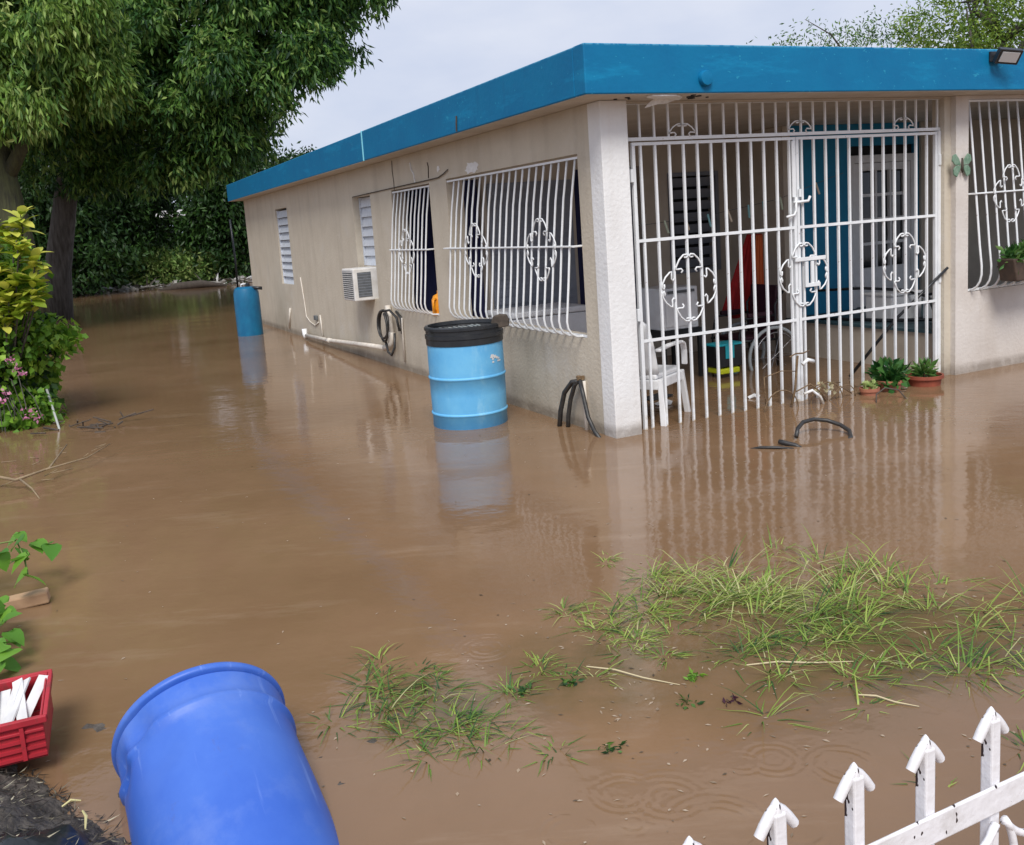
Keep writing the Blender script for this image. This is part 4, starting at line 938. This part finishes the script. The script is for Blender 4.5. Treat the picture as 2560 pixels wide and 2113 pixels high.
# ---------------------------------------------------------------- grass in the water
def grass(spec, seed):
    rg = np.random.default_rng(seed); V = []; F = []; TN = []; q = random.Random(seed)
    for (x, y, rx, ry, n, h, col, lean) in spec:
        n = int(n * (.34 if x > .6 else .75)); rx *= 1.1; ry *= 1.25; y -= .03; h *= .95; col += .0; k = max(1, n // 16)
        tx = rg.normal(x, rx, k); ty = rg.normal(y, ry, k)
        for i in range(n):
            j = i % k; bx = tx[j] + rg.normal(0, .012); by = ty[j] + rg.normal(0, .012)
            a = rg.uniform(0, 2 * math.pi) if rg.random() < .75 else rg.normal(lean, .35)
            Lb = h * rg.uniform(.45, 1.35); el = rg.uniform(.03, .95) ** 1.3 + .04; wv = rg.uniform(.0016, .0036)
            d = np.array([math.cos(a), math.sin(a), 0]); s = np.array([-math.sin(a), math.cos(a), 0]); p = np.array([bx, by, -.02]); b0 = len(V)
            e_ = el; tn = float(np.clip(rg.normal(col, .27), 0, 1))
            kink = rg.random() < .3
            for t in range(5):
                ww = wv * (1 - (t / 4) ** 2 * .95)
                V.append(tuple(p - s * ww)); V.append(tuple(p + s * ww)); TN += [tn, tn]
                p = p + (d * math.cos(e_) + np.array([0, 0, math.sin(e_)])) * Lb / 4
                e_ -= (.9 if (kink and t == 1) else rg.uniform(.05, .42)); p[2] = max(p[2], .0025 + .001 * rg.random()) if t > 0 else p[2]
            for t in range(4): F.append((b0 + 2 * t, b0 + 2 * t + 1, b0 + 2 * t + 3, b0 + 2 * t + 2))
    me = bpy.data.meshes.new('grass'); me.from_pydata(V, [], F); at = me.attributes.new('tint', 'FLOAT', 'POINT'); at.data.foreach_set('value', TN); me.materials.append(M_grass)
    o = bpy.data.objects.new('grass', me); COL.objects.link(o); tag(o, 'flooded green grass poking out of the brown water', 'grass', kind='stuff')
grass([(.66, 3.80, .05, .07, 330, .20, .45, 0), (.82, 3.72, .08, .05, 420, .26, .60, 0), (.70, 3.55, .08, .05, 360, .16, .40, 0), (.95, 3.60, .10, .06, 380, .26, .62, -.2),
       (1.18, 3.75, .12, .08, 330, .24, .55, 1.2), (1.38, 3.72, .08, .10, 380, .26, .55, 1.3), (1.52, 3.62, .06, .12, 320, .24, .50, 1.5), (1.28, 3.42, .10, .08, 380, .20, .42, 0),
       (1.02, 3.35, .12, .07, 360, .22, .42, 0), (.88, 3.22, .08, .06, 260, .18, .35, 0), (.88, 2.98, .02, .02, 60, .17, .45, 0), (1.00, 3.05, .06, .03, 90, .15, .45, 0), (1.10, 2.98, .03, .03, 90, .13, .35, 0),
       (1.24, 3.22, .08, .06, 240, .18, .35, 0), (1.50, 3.30, .10, .10, 240, .22, .50, 0), (1.72, 3.30, .12, .12, 240, .22, .45, 0), (1.95, 3.25, .15, .15, 190, .22, .45, 0), (1.62, 3.02, .12, .08, 200, .20, .40, 0), (1.55, 2.80, .10, .08, 110, .22, .40, 1.5),
       (1.02, 2.74, .08, .05, 50, .14, .5, 0), (1.12, 2.45, .10, .05, 36, .12, .3, 1.5), (1.30, 2.55, .12, .08, 60, .14, .3, 1.5), (1.75, 2.7, .15, .1, 80, .2, .35, 1.4),
       (.25, 3.62, .05, .05, 90, .14, .50, 0), (.36, 3.50, .08, .08, 130, .15, .45, 0), (.42, 3.30, .08, .08, 110, .14, .45, 0), (.52, 3.62, .04, .04, 110, .18, .45, 0), (.30, 3.35, .10, .06, 90, .12, .55, 0), (.50, 3.18, .05, .05, 60, .12, .4, 0),
       (.10, 3.15, .06, .04, 60, .12, .45, 0), (-.02, 3.05, .04, .04, 60, .14, .35, 0), (.22, 3.02, .04, .03, 40, .10, .25, 0), (-.28, 3.12, .08, .06, 130, .15, .25, 0), (-.42, 2.98, .10, .06, 170, .17, .25, 0), (-.30, 2.84, .10, .06, 190, .16, .25, 0), (-.18, 2.76, .10, .06, 110, .15, .3, 0),
       (-.55, 3.15, .12, .10, 60, .15, .3, 1.4), (-.32, 2.62, .10, .05, 50, .15, .3, 0), (-.08, 2.6, .12, .06, 30, .12, .3, 0), (1.0, 3.62, .16, .05, 240, .26, .85, 0), (.95, 3.1, .22, .16, 200, .20, .42, 0), (1.35, 3.05, .15, .12, 200, .20, .42, 0), (.7, 3.0, .25, .2, 60, .12, .75, 0), (1.3, 4.1, .2, .12, 50, .16, .6, 1.4), (.6, 4.05, .12, .12, 70, .10, .55, 0)], 5)
# floating specks
rg = np.random.default_rng(88); n = 1000
cx = np.concatenate([rg.uniform(-2.6, 2.6, 180), rg.normal(.45, .5, 260), rg.normal(1.3, .5, 160)]); cy = np.concatenate([rg.uniform(2.2, 7.5, 180), rg.normal(2.95, .45, 260), rg.normal(3.4, .45, 160)])
q_ = rg.uniform(0, 1, 260); cx = np.concatenate([cx, .843 - .30 - .41 * q_ * 9 + rg.normal(0, .12, 260) - .25, rg.uniform(.9, 3.6, 120)]); cy = np.concatenate([cy, 6.49 + .91 * q_ * 9 - .25 + rg.normal(0, .12, 260), rg.uniform(5.2, 7.2, 120)])
ok = (cy > 2.1) & ((cx < .6) | (cy < 6.1 + (cx - .84) * .45)); cx, cy = cx[ok], cy[ok]; n = len(cx)
P = np.column_stack([cx, cy, np.full(n, .0025)]); an = rg.uniform(0, 6.28, n); D = np.column_stack([np.cos(an), np.sin(an), np.zeros(n)]); S = np.column_stack([-np.sin(an), np.cos(an), np.zeros(n)])
sp_ = leaves_mesh('floating_bits', P, D, S, rg.uniform(.007, .026, n), rg.uniform(.003, .011, n), rg.random(n), M_pale, fold=0); tag(sp_, 'small leaf bits and seeds scattered over the brown water surface', 'debris', kind='stuff')
# long straws and dark leaf clumps in the shallows
for i, (x, y, a, l, lab) in enumerate(((.40, 3.02, -.62, .34, 'long pale straw stem pointing at the small weed clump in open water'), (.98, 3.02, -.15, .36, 'long pale straw stem across the grass, to the right'), (1.16, 2.74, -.7, .18, 'short pale straw stem near the lowest grass tuft'))):
    o = MB().tube([(-l / 2, -.01, .004), (-l / 5, .008, .007), (l / 8, .004, .005), (l / 2, .018, .003)], [.0024, .0035, .003, .0014], 5).build('dry_straw', material('pale_straw', (.52, .44, .27), .7), None); o.location = (x, y, 0); o.rotation_euler = (0, 0, a); tag(o, lab, 'straw')
for i, (x, y, k, lab) in enumerate(((.61, 2.98, 26, 'tiny green weed clump with a yellow tip in open water'), (.55, 2.81, 24, 'dark green weed clump lying flat nearest the rain rings'), (.68, 2.80, 12, 'little reddish brown leaf clump on the water'), (.27, 2.58, 22, 'blackish wet weed clump above the rain rings'), (.18, 3.0, 22, 'dark green weed bunch at the left end of the grass'), (.02, 2.97, 22, 'dark weed bunch lowest among the left grass'))):
    rg = np.random.default_rng(200 + i); P = np.column_stack([rg.normal(0, .014, k), rg.normal(0, .012, k), rg.uniform(0, .012, k)]); D = unit(rg.normal(size=P.shape) * [1, 1, .5]); S = unit(np.cross(D, rg.normal(size=P.shape)))
    o = leaves_mesh('weed_clump', P, D, S, rg.uniform(.015, .035, k), rg.uniform(.008, .014, k), rg.random(k) * .6, M_pink if False else (M_leafvine if i == 0 else M_leafmain if i != 2 else M_maroon)); o.location = (x, y, 0); tag(o, lab, 'weeds')
# dark thin film of silt by the hose
# ---------------------------------------------------------------- pipe, hoses
pp = thing('drain_pipe', 'white plastic drain pipe running low along the long wall', 'pipe', HC, TH)
MB().tube([(-.07, 4.80, .225), (-.075, 6.0, .17), (-.08, 7.3, .105), (-.085, 8.60, .075)], .030, 12).build('run', M_pvc, pp, smooth=True)
MB().tube([(-.085, 7.22, .109), (-.085, 7.38, .102)], .036, 12).build('coupling', M_pvc, pp, smooth=True)
MB().tube([(-.085, 8.62, .05), (-.085, 8.70, .09), (-.085, 8.71, .17)], .040, 12).build('elbow', M_white, pp, smooth=True)
MB().tube([(-.07, 4.86, .222), (-.07, 4.70, .24), (-.065, 4.64, .30), (-.05, 4.62, .42)], .036, 12).build('elbow', M_pvc, pp, smooth=True)
MB().tube([(-.05, 4.62, .40), (-.045, 4.68, .56), (-.04, 4.72, .72)], .032, 12).build('riser', M_pvc, pp, smooth=True)
hs = thing('garden_hose', 'black hose coiled over the white drain pipe under the small barred window', 'hose', HC, TH)
mb = MB(); pts = []
for i in range(46):
    a = i / 45 * 2 * math.pi * 1.9; rr = 1 - .12 * math.sin(a * .5)
    pts.append((-.11 - .02 * math.sin(a * .7), 4.72 + .17 * rr * math.sin(a), .50 + .17 * rr * math.cos(a) - .0 * i))
mb.tube(pts, .014, 7); mb.tube([(-.10, 4.72, .66), (-.08, 4.55, .68), (-.05, 4.42, .60), (-.04, 4.38, .45)], .014, 7)
mb.tube([(-.11, 4.70, .33), (-.12, 4.60, .20), (-.11, 4.52, .17), (-.08, 4.48, .26), (-.06, 4.50, .42)], .014, 7)
mb.build('coil', M_rubber, hs, smooth=True)
hs2 = thing('looped_hose', 'black hose draped over a wall tap near the house corner, dropping into the water', 'hose', HC, TH)
MB().tube([(-.05, .405, .37), (-.07, .47, .36), (-.09, .56, .27), (-.10, .62, .12), (-.11, .645, -.05)], .019, 9).tube([(-.05, .40, .38), (-.06, .45, .34), (-.07, .51, .22), (-.07, .56, .08), (-.07, .58, -.06)], .017, 9).tube([(-.05, .385, .38), (-.06, .33, .27), (-.06, .28, .12), (-.06, .20, .03), (-.07, .08, -.03)], .016, 9).build('hose_length', M_rubber, hs2, smooth=True)
MB().tube([(-.01, .46, .39), (-.05, .42, .40), (-.05, .38, .40)], .013, 8).box(-.07, -.01, .385, .40, .38, .41).build('tap', M_rust, hs2)
ty = MB(); pts = []
c = Vector((2.12, 6.17, 0))
pts = [(1.99, 6.10, .02), (2.02, 6.16, .06), (2.08, 6.23, .085), (2.17, 6.27, .09), (2.26, 6.27, .075), (2.33, 6.22, .05), (2.36, 6.14, .025), (2.34, 6.06, .0), (2.28, 6.0, -.03)]
ty.tube(pts, .014, 9); ty.tube([(1.96, 5.90, -.012), (1.93, 5.93, .004), (1.86, 5.97, .02), (1.84, 5.99, .024)], [.012, .016, .018, .016], 8)
ty.tube([(1.90, 5.88, -.004), (1.80, 5.89, .010), (1.70, 5.93, .008), (1.64, 5.96, -.008)], [.008, .010, .010, .008], 8)
o = ty.build('floating_hose', M_rubber, None, smooth=True); tag(o, 'loose black rubber hose floating in a loop in front of the gate', 'hose')
o = MB().tube([(2.92, 7.05, .0), (2.95, 7.12, .05), (3.05, 7.2, .08), (3.15, 7.18, .06), (3.18, 7.12, 0)], .006, 6).build('bent_twig', M_darkwood, None, smooth=True); tag(o, 'thin bent twig arching out of the water by the right wall', 'twig')

# ---------------------------------------------------------------- flood light, ornament, planter, pots
fl_ = thing('flood_light', 'small black flood light mounted on the blue roof edge at upper right', 'lamp', hw(3.52, -.256, 2.60), TH)
MB().box(-.05, .05, -.02, 0, -.05, .03).build('mount', M_black, fl_, bevel=.004)
h = empty('lamp_head'); h.parent = fl_; h.location = (.04, -.10, -.02); h.rotation_euler = (R(34), R(6), R(-16))
MB().box(-.10, .10, -.022, .022, -.06, .06).build('housing', M_black, h, bevel=.006)
MB().box(-.075, .075, -.027, -.0225, -.04, .04).build('lens', material('frosted_lens', (.55, .55, .56), .25), h)
MB().tube([(0, 0, 0), (.02, -.05, .0), (.04, -.09, -.01)], .012, 8).build('arm', M_black, fl_)
bf = thing('butterfly_ornament', 'green metal butterfly plaque fixed to the white pier between gate and window', 'ornament', hw(3.455, -.02, 1.765), TH)
for s in (-1, 1):
    MB().prism([(s * .012, .0), (s * .03, .05), (s * .07, .095), (s * .105, .085), (s * .115, .04), (s * .08, .005)][::s], -.012, .0, 'y').build('wing', M_greenmetal, bf, bevel=.004)
    MB().prism([(s * .012, -.004), (s * .07, .0), (s * .10, -.03), (s * .095, -.075), (s * .06, -.095), (s * .03, -.05)][::s], -.014, -.002, 'y').build('wing', M_greenmetal, bf, bevel=.004)
MB().tube([(0, -.012, -.06), (0, -.014, 0), (0, -.012, .06)], [.006, .011, .007], 8).build('body', M_darkwood, bf, smooth=True)
def plant_arr(cx, cy, cz, rx, rz, n, L_, W_, seed, mu=.5): 
    rg = np.random.default_rng(seed); d = unit(rg.normal(size=(n, 3)) * [1, 1, .8] + [0, 0, .5]); P = np.array([cx, cy, cz]) + d * np.array([rx, rx, rz]) * rg.random((n, 1)) * .8
    D = unit(d + rg.normal(0, .4, d.shape)); S = unit(np.cross(D, rg.normal(size=D.shape))); return P, D, S, L_ * rg.uniform(.6, 1.2, n), W_ * rg.uniform(.7, 1.2, n), np.clip(rg.normal(mu, .25, n), 0, 1)
def pot(label, x, y, r, h, mat, leafmat, n, rx, rz, L_, W_, seed, mu=.5, tilt=0):
    p = thing('flower_pot', label, 'flower pot', hw(x, y, 0), TH, 'flower pots standing in water by the gate'); p.rotation_euler = (0, R(tilt), TH)
    MB().lathe([(r * .72, -.12), (r * .92, h - .028), (r * 1.04, h - .026), (r * 1.04, h), (r * .93, h), (r * .90, h - .03)], 26, cap1=False).build('pot', mat, p, autosmooth=40)
    MB().lathe([(r * .905, h - .03), (.01, h - .022)], 20, cap0=False).build('soil', M_soil, p)
    leaves_mesh('foliage', *plant_arr(0, 0, h, rx, rz, n, L_, W_, seed, mu), leafmat, p)
pot('smallest terracotta pot with pale succulent leaves, leftmost of the pots in the water', 2.33, -.09, .075, .055, M_terralight, M_leafbank, 46, .07, .06, .05, .04, 1, .9)
pot('terracotta pot with dark bushy green leaves between the other two pots', 2.575, -.06, .105, .085, M_terralight, M_potleaf, 170, .17, .17, .10, .06, 2, .35)
pot('wide deep red planter bowl with low green plant, rightmost of the pots', 2.93, -.10, .145, .085, M_terra, M_potleaf, 120, .10, .12, .09, .035, 3, .75)
pl = thing('window_planter', 'brown trough planter with leafy green plants hung on the right window grille', 'planter', hw(3.72, -.22, .80), TH)
MB().prism([(.0, .17), (.62, .17), (.57, -.02), (.05, -.02)], -.09, .07, 'y').build('trough', material('brown_trough', (.045, .03, .022), .7, (.08, .05, .035), 14), pl, bevel=.01)
A = [plant_arr(.06 + .09 * i, -.01, .17, .09, .12, 60, .08, .035, 300 + i, .6) for i in range(7)]
leaves_mesh('foliage', *[np.concatenate([a[k] for a in A]) for k in range(6)], M_potleaf, pl)
MB().tube([(.10, -.10, .16), (.12, -.12, .10), (.17, -.13, .08), (.22, -.12, .085)], .004, 5).build('runner', material('runner_stem', (.35, .36, .20), .7), pl, smooth=True)

# wire plant stand
ws = thing('wire_plant_stand', 'rusty wire plant stand with curled hoops standing in the water before the gate centre', 'plant stand', hw(1.70, -.05, 0), TH)
def ring(cx, cz, r_, n=20, y=0, a0=0, a1=2 * math.pi): return [(cx + r_ * math.cos(a0 + (a1 - a0) * i / n), y, cz + r_ * math.sin(a0 + (a1 - a0) * i / n)) for i in range(n + 1)]
MB().tube(ring(-.24, -.02, .17), .005, 5, cap=False).build('hoop', M_rust, ws, smooth=True)
MB().tube(ring(.22, -.02, .17), .005, 5, cap=False).build('hoop', M_rust, ws, smooth=True)
MB().tube([(-.14, 0, .02), (-.10, 0, .15), (-.08, 0, .34), (-.09, -.02, .40)], .010, 6).tube([(-.20, -.06, .41), (-.09, 0, .415), (.03, .05, .40), (.10, .06, .41)], .006, 6).tube([(-.09, 0, .12), (.05, 0, .16), (.16, 0, .08), (.22, 0, -.02)], .006, 6).tube([(.22, 0, -.02), (.36, 0, .10), (.50, .02, .02)], .005, 5).build('frame', M_rust, ws, smooth=True)
MB().tube([(-.36, .05, .26), (-.2, .04, .29), (-.05, .03, .27)], .004, 5).tube([(-.36, .05, .26), (-.35, .05, .02)], .004, 5).tube([(.1, .05, .12), (.25, .03, .14), (.40, .04, .12)], .005, 5).tube(ring(.42, .0, .10, 14, .0, 0, math.pi), .004, 5).build('shelf_ring', M_rust, ws, smooth=True)
MB().tube([(-.05, -.04, .10), (.02, -.05, .12), (.10, -.05, .06), (.14, -.05, -.02)], .012, 6).build('white_handle', M_iron, ws, smooth=True)
MB().tube([(-.05, -.03, .33), (.0, -.03, .36), (.06, -.03, .34)], .016, 6).build('white_handle', M_iron, ws, smooth=True)
leaves_mesh('dry_leaves', *plant_arr(.20, -.02, .10, .16, .05, 26, .05, .03, 9, .8), LEAF('dry_leaf', [(.20, .16, .08), (.55, .50, .32)], .2), ws)

# leaning pole behind the gate
o = MB().tube([(2.72, .50, .02), (3.05, .30, .50), (3.355, .02, .93)], [.014, .013, .011], 7).build('leaning_pole', M_black, None, smooth=True); o.location = HC; o.rotation_euler = (0, 0, TH); tag(o, 'thin black pole leaning through the right end of the gate', 'pole')

# ---------------------------------------------------------------- porch contents
chair = thing('plastic_chair', 'white plastic armchair standing behind the left end of the gate', 'chair', hw(.55, .47, 0), TH + R(34))
ZF = -.10
mb = MB()
seat = [(-.22, -.22, .375), (.24, -.23, .36), (.24, .23, .36), (-.22, .22, .375)]
MB().prism([(-.22, -.20), (.20, -.235), (.245, -.20), (.245, .20), (.20, .235), (-.22, .20)], .335, .372, 'z').build('seat', M_white, chair, bevel=.012)
mb = MB().prism([(-.235, -.22), (.255, -.25), (.262, -.25), (.262, .25), (-.235, .22)], .26, .333, 'z'); mb.build('seat_skirt', M_white, chair, bevel=.008)
bk = MB(); vs = []
for j in range(9):
    t = j / 8; z = .38 + .42 * t; x = -.22 - .11 * t; hw_ = .21 * (1 - .18 * t ** 3) if t < .9 else .15
    for i in range(9):
        s = -1 + i / 4; vs.append((x + .035 * s * s, s * hw_, z - (.02 * s * s if j == 8 else 0)))
fs = [(j * 9 + i, j * 9 + i + 1, (j + 1) * 9 + i + 1, (j + 1) * 9 + i) for j in range(8) for i in range(8)]
o = bk.add(vs, fs).build('backrest', M_white, chair, smooth=True); sm = o.modifiers.new('solid', 'SOLIDIFY'); sm.thickness = .018
for s in (-1, 1):
    mb = MB(); pts = [(-.25, s * .235, .56), (-.05, s * .255, .575), (.15, s * .262, .57), (.21, s * .262, .55), (.235, s * .262, .50), (.24, s * .26, .38)]
    for a, b in zip(pts[:-1], pts[1:]): mb.bar(a, b, .045, .022)
    mb.build('armrest', M_white, chair, bevel=.006)
for sx_, sy_ in ((-1, -1), (-1, 1), (1, -1), (1, 1)):
    MB().bar((sx_ * .215, sy_ * .235, .34), (sx_ * .27, sy_ * .27, ZF), .045, .035).build('leg', M_white, chair, bevel=.006)

bx = thing('white_appliance', 'white metal cabinet on a dark stand behind the gate, beside the armchair', 'appliance', hw(1.56, 1.60, 0), TH)
MB().box(0, .40, 0, .42, .47, .86).build('cabinet', M_white, bx, bevel=.012)
MB().box(.03, .37, -.012, -.001, .50, .80).build('front_panel', M_white, bx, bevel=.005)
MB().box(.05, .35, -.020, -.013, .81, .835).build('trim', M_grey, bx)
MB().box(-.02, .42, -.02, .44, .40, .468).build('stand_top', M_dark, bx)
for a, b in ((0, 0), (.40, 0), (0, .42), (.40, .42)): MB().box(a - .015, a + .015, b - .015, b + .015, ZF, .399).build('leg', M_dark, bx)
# wheelchair
wc = thing('wheelchair', 'dark maroon wheelchair with pale wheels parked behind the left gate leaf', 'wheelchair', hw(2.62, 1.75, 0), TH + R(-4))
for s in (-1, 1):
    wh = empty('wheel'); wh.parent = wc; wh.location = (.14, s * .27, .10)
    MB().tube(ring(0, 0, .285, 36), .017, 8, cap=False).build('tyre', material('pale_grey_tyre', (.40, .44, .46), .6), wh, smooth=True)
    MB().tube(ring(0, 0, .24, 30, s * .03), .007, 6, cap=False).build('push_rim', M_chrome, wh, smooth=True)
    mb = MB()
    for k in range(10): mb.tube([(0, 0, 0), (.27 * math.cos(k * .628), 0, .27 * math.sin(k * .628))], .003, 4)
    mb.build('spoke', M_chrome, wh)
    MB().tube([(.22, s * .22, -.08), (.20, s * .22, .60), (.30, s * .22, .72)], .013, 6).tube([(.20, s * .22, .50), (-.18, s * .22, .49), (-.22, s * .22, .32), (-.24, s * .22, -.05)], .012, 6).tube([(.2, s * .22, .26), (-.24, s * .22, .28)], .012, 6).build('side_frame', M_black, wc, smooth=True)
    MB().box(-.12, .16, s * .22 - .02, s * .22 + .02, .50, .54).build('armrest', M_maroon, wc, bevel=.01)
    MB().lathe([(.06, -.012), (.06, .012)], 18).xf(Matrix.Translation((-.28, s * .22, -.04)) @ Matrix.Rotation(R(90), 4, 'X')).build('caster', M_cyan if s < 0 else M_black, wc)
MB().box(-.22, .20, -.20, .20, .27, .31).build('seat', M_maroon, wc, bevel=.012)
MB().prism([(.19, .31), (.225, .31), (.27, .78), (.235, .78)], -.20, .20, 'y').build('backrest', M_maroon, wc, bevel=.008)
MB().box(-.42, -.26, -.17, .17, -.06, -.04).build('footrest', M_black, wc)
bs = thing('cyan_basket', 'cyan plastic basket with yellow base half sunk behind the gate', 'basket', hw(2.10, 1.42, 0), TH)
MB().prism([(-.13, .10), (-.15, .30), (.15, .30), (.13, .10)], -.09, .09, 'y').build('body', M_black, bs, bevel=.01)
MB().box(-.06, .04, -.10, -.092, .18, .32).build('front_label', M_cyan, bs, bevel=.003)
MB().box(-.155, .155, -.10, .10, .30, .318).build('rim', M_cyan, bs, bevel=.004)
MB().box(-.12, .10, -.10, .10, .04, .09).build('base', M_yellow, bs, bevel=.01)
# hanging cloth
cl = thing('hanging_cloth', 'dark red and orange folded cloth hanging against the porch wall', 'cloth', hw(3.02, 2.05, 0), TH)
def drape(name, mat, top, bot, z1, z0, d, seed):
    q = random.Random(seed); vs = []; nu, nv = 18, 10
    for j in range(nv + 1):
        t = j / nv
        for i in range(nu + 1):
            s = i / nu; xa = top[0] + (bot[0] - top[0]) * t; xb = top[1] + (bot[1] - top[1]) * t
            vs.append((xa + (xb - xa) * s, d + .03 * math.sin(s * 19 + seed) * (.4 + .6 * t), z1 + (z0 - z1) * t + .02 * math.sin(s * 9 + seed) * t))
    o = MB().add(vs, [(j * (nu + 1) + i, j * (nu + 1) + i + 1, (j + 1) * (nu + 1) + i + 1, (j + 1) * (nu + 1) + i) for j in range(nv) for i in range(nu)]).build(name, mat, cl, smooth=True)
    s = o.modifiers.new('solid', 'SOLIDIFY'); s.thickness = .008
drape('panel', M_clothred, (-.06, .02), (-.42, -.02), 1.27, .45, .02, 1)
drape('panel', M_clothorange, (-.02, .07), (-.10, .05), 1.26, .42, -.05, 4)
drape('panel', M_clothred, (.03, .10), (.0, .11), 1.27, .50, .0, 7)
# terrace boxes on platform with black tubing
for i, (x, y, wv, hv, lab) in enumerate(((3.86, 1.05, .40, .30, 'low white plastic storage box on the raised platform under the paned door'), (4.12, .62, .36, .26, 'second white box on the raised platform, nearer the gate and to the right'))):
    t = thing('storage_box', lab, 'box', hw(x, y, .373), TH)
    MB().box(-wv / 2, wv / 2, -.16, .16, 0, hv * .8).build('body', M_white, t, bevel=.012)
    MB().box(-wv / 2 - .012, wv / 2 + .012, -.172, .172, hv * .8 + .001, hv * .8 + .03).build('lid', M_white, t, bevel=.008)
tb = thing('black_tubing', 'black tubing lying over the white boxes on the platform', 'tubing', HC, TH)
MB().tube([(3.50, 1.7, .66), (3.70, 1.3, .68), (3.85, .95, .66), (3.92, .7, .60), (3.80, .52, .46), (3.70, .45, .40)], .014, 6).tube([(3.46, 1.6, .39), (3.62, .9, .395), (3.95, .42, .40), (4.3, .32, .44)], .016, 6).tube([(3.9, .72, .62), (4.1, .45, .64), (4.35, .3, .66)], .012, 6).build('tube_length', M_black, tb, smooth=True)
fz = thing('chest_freezer', 'pale lavender-white chest freezer seen through the large barred side window', 'freezer', hw(.30, 2.15, -.1), TH)
MB().box(0, .78, 0, .55, .02, .78).build('body', M_white, fz, bevel=.015)
MB().box(-.01, .79, -.012, .56, .785, .84).build('lid', M_white, fz, bevel=.012)
# orange toy seat behind small grille
og = thing('orange_container', 'bright orange plastic jug standing in the small barred window', 'jug', hw(.075, 3.36, .68), TH)
MB().lathe([(.085, .0), (.09, .02), (.09, .16), (.07, .20), (.03, .22), (.03, .25)], 24).build('body', M_orange, og, autosmooth=40)
MB().tube([(-.07, -.05, .17), (-.11, -.08, .16), (-.11, -.08, .07), (-.08, -.05, .05)], .012, 7).build('handle', M_orange, og, smooth=True)
# clothes line and pegs
cln = MB(); line = [(0.5, 1.2, 1.42), (1.1, 1.2, 1.46), (1.8, 1.2, 1.50), (2.6, 1.2, 1.60), (3.3, 1.2, 1.78), (3.39, 1.2, 1.80)]
o = cln.tube(line, .0025, 4).build('clothes_line', M_grey, None); o.location = HC; o.rotation_euler = (0, 0, TH); tag(o, 'thin clothes line strung across the porch behind the gate', 'clothes line')
def zl(x):
    for a, b in zip(line[:-1], line[1:]):
        if a[0] <= x <= b[0]: return a[2] + (b[2] - a[2]) * (x - a[0]) / (b[0] - a[0])
    return 1.8
pm = [material('peg_pale_wood', (.75, .66, .52), .7), material('peg_green', (.52, .62, .48), .6), material('peg_teal', (.25, .55, .60), .5)]
for i, (x, mi, tl) in enumerate(((1.12, 0, 8), (1.34, 1, 20), (1.56, 0, 18), (1.80, 2, 16), (2.02, 0, 22), (2.25, 2, 5), (2.42, 2, 8), (2.62, 1, 12), (3.05, 0, 22))):
    pg = MB().box(-.008, .008, -.006, .006, -.105, .012).build('clothes_peg', pm[mi], None, bevel=.002); pg.location = hw(x, 1.2, zl(x)); pg.rotation_euler = (0, R(-tl), TH)
    tag(pg, 'small clothes peg hanging on the line behind the gate bars', 'clothes peg', 'clothes pegs on the porch line')
# floating rubbish in porch
for i, (x, y, s_, mat_, lab) in enumerate(((.95, .75, .10, M_paper, 'pale teal scrap of plastic floating behind the gate near the chair'), (1.62, .45, .07, M_paper, 'white scrap floating behind the middle of the left gate leaf'), (1.05, 1.0, .16, M_dark, 'dark sodden bag floating behind the chair'))):
    mb = MB(); q = random.Random(400 + i); k = 9
    ring_ = [(s_ * math.cos(6.283 * j / k) * q.uniform(.6, 1.1), s_ * .6 * math.sin(6.283 * j / k) * q.uniform(.6, 1.1), q.uniform(0, .02)) for j in range(k)]
    mb.add(ring_ + [(0, 0, q.uniform(.03, .06)), (0, 0, -.02)], [(j, (j + 1) % k, k) for j in range(k)] + [((j + 1) % k, j, k + 1) for j in range(k)])
    o = mb.build('floating_scrap', mat_, None); o.location = hw(x, y, 0); o.rotation_euler = (0, 0, TH); tag(o, lab, 'scrap')
fb = thing('low_tub', 'low white tub floating behind the left gate post', 'tub', hw(.42, .75, 0), TH)
MB().lathe([(.13, -.03), (.16, .05), (.17, .055), (.165, .045), (.13, -.01)], 22, cap1=True).build('body', M_white, fb, autosmooth=40)
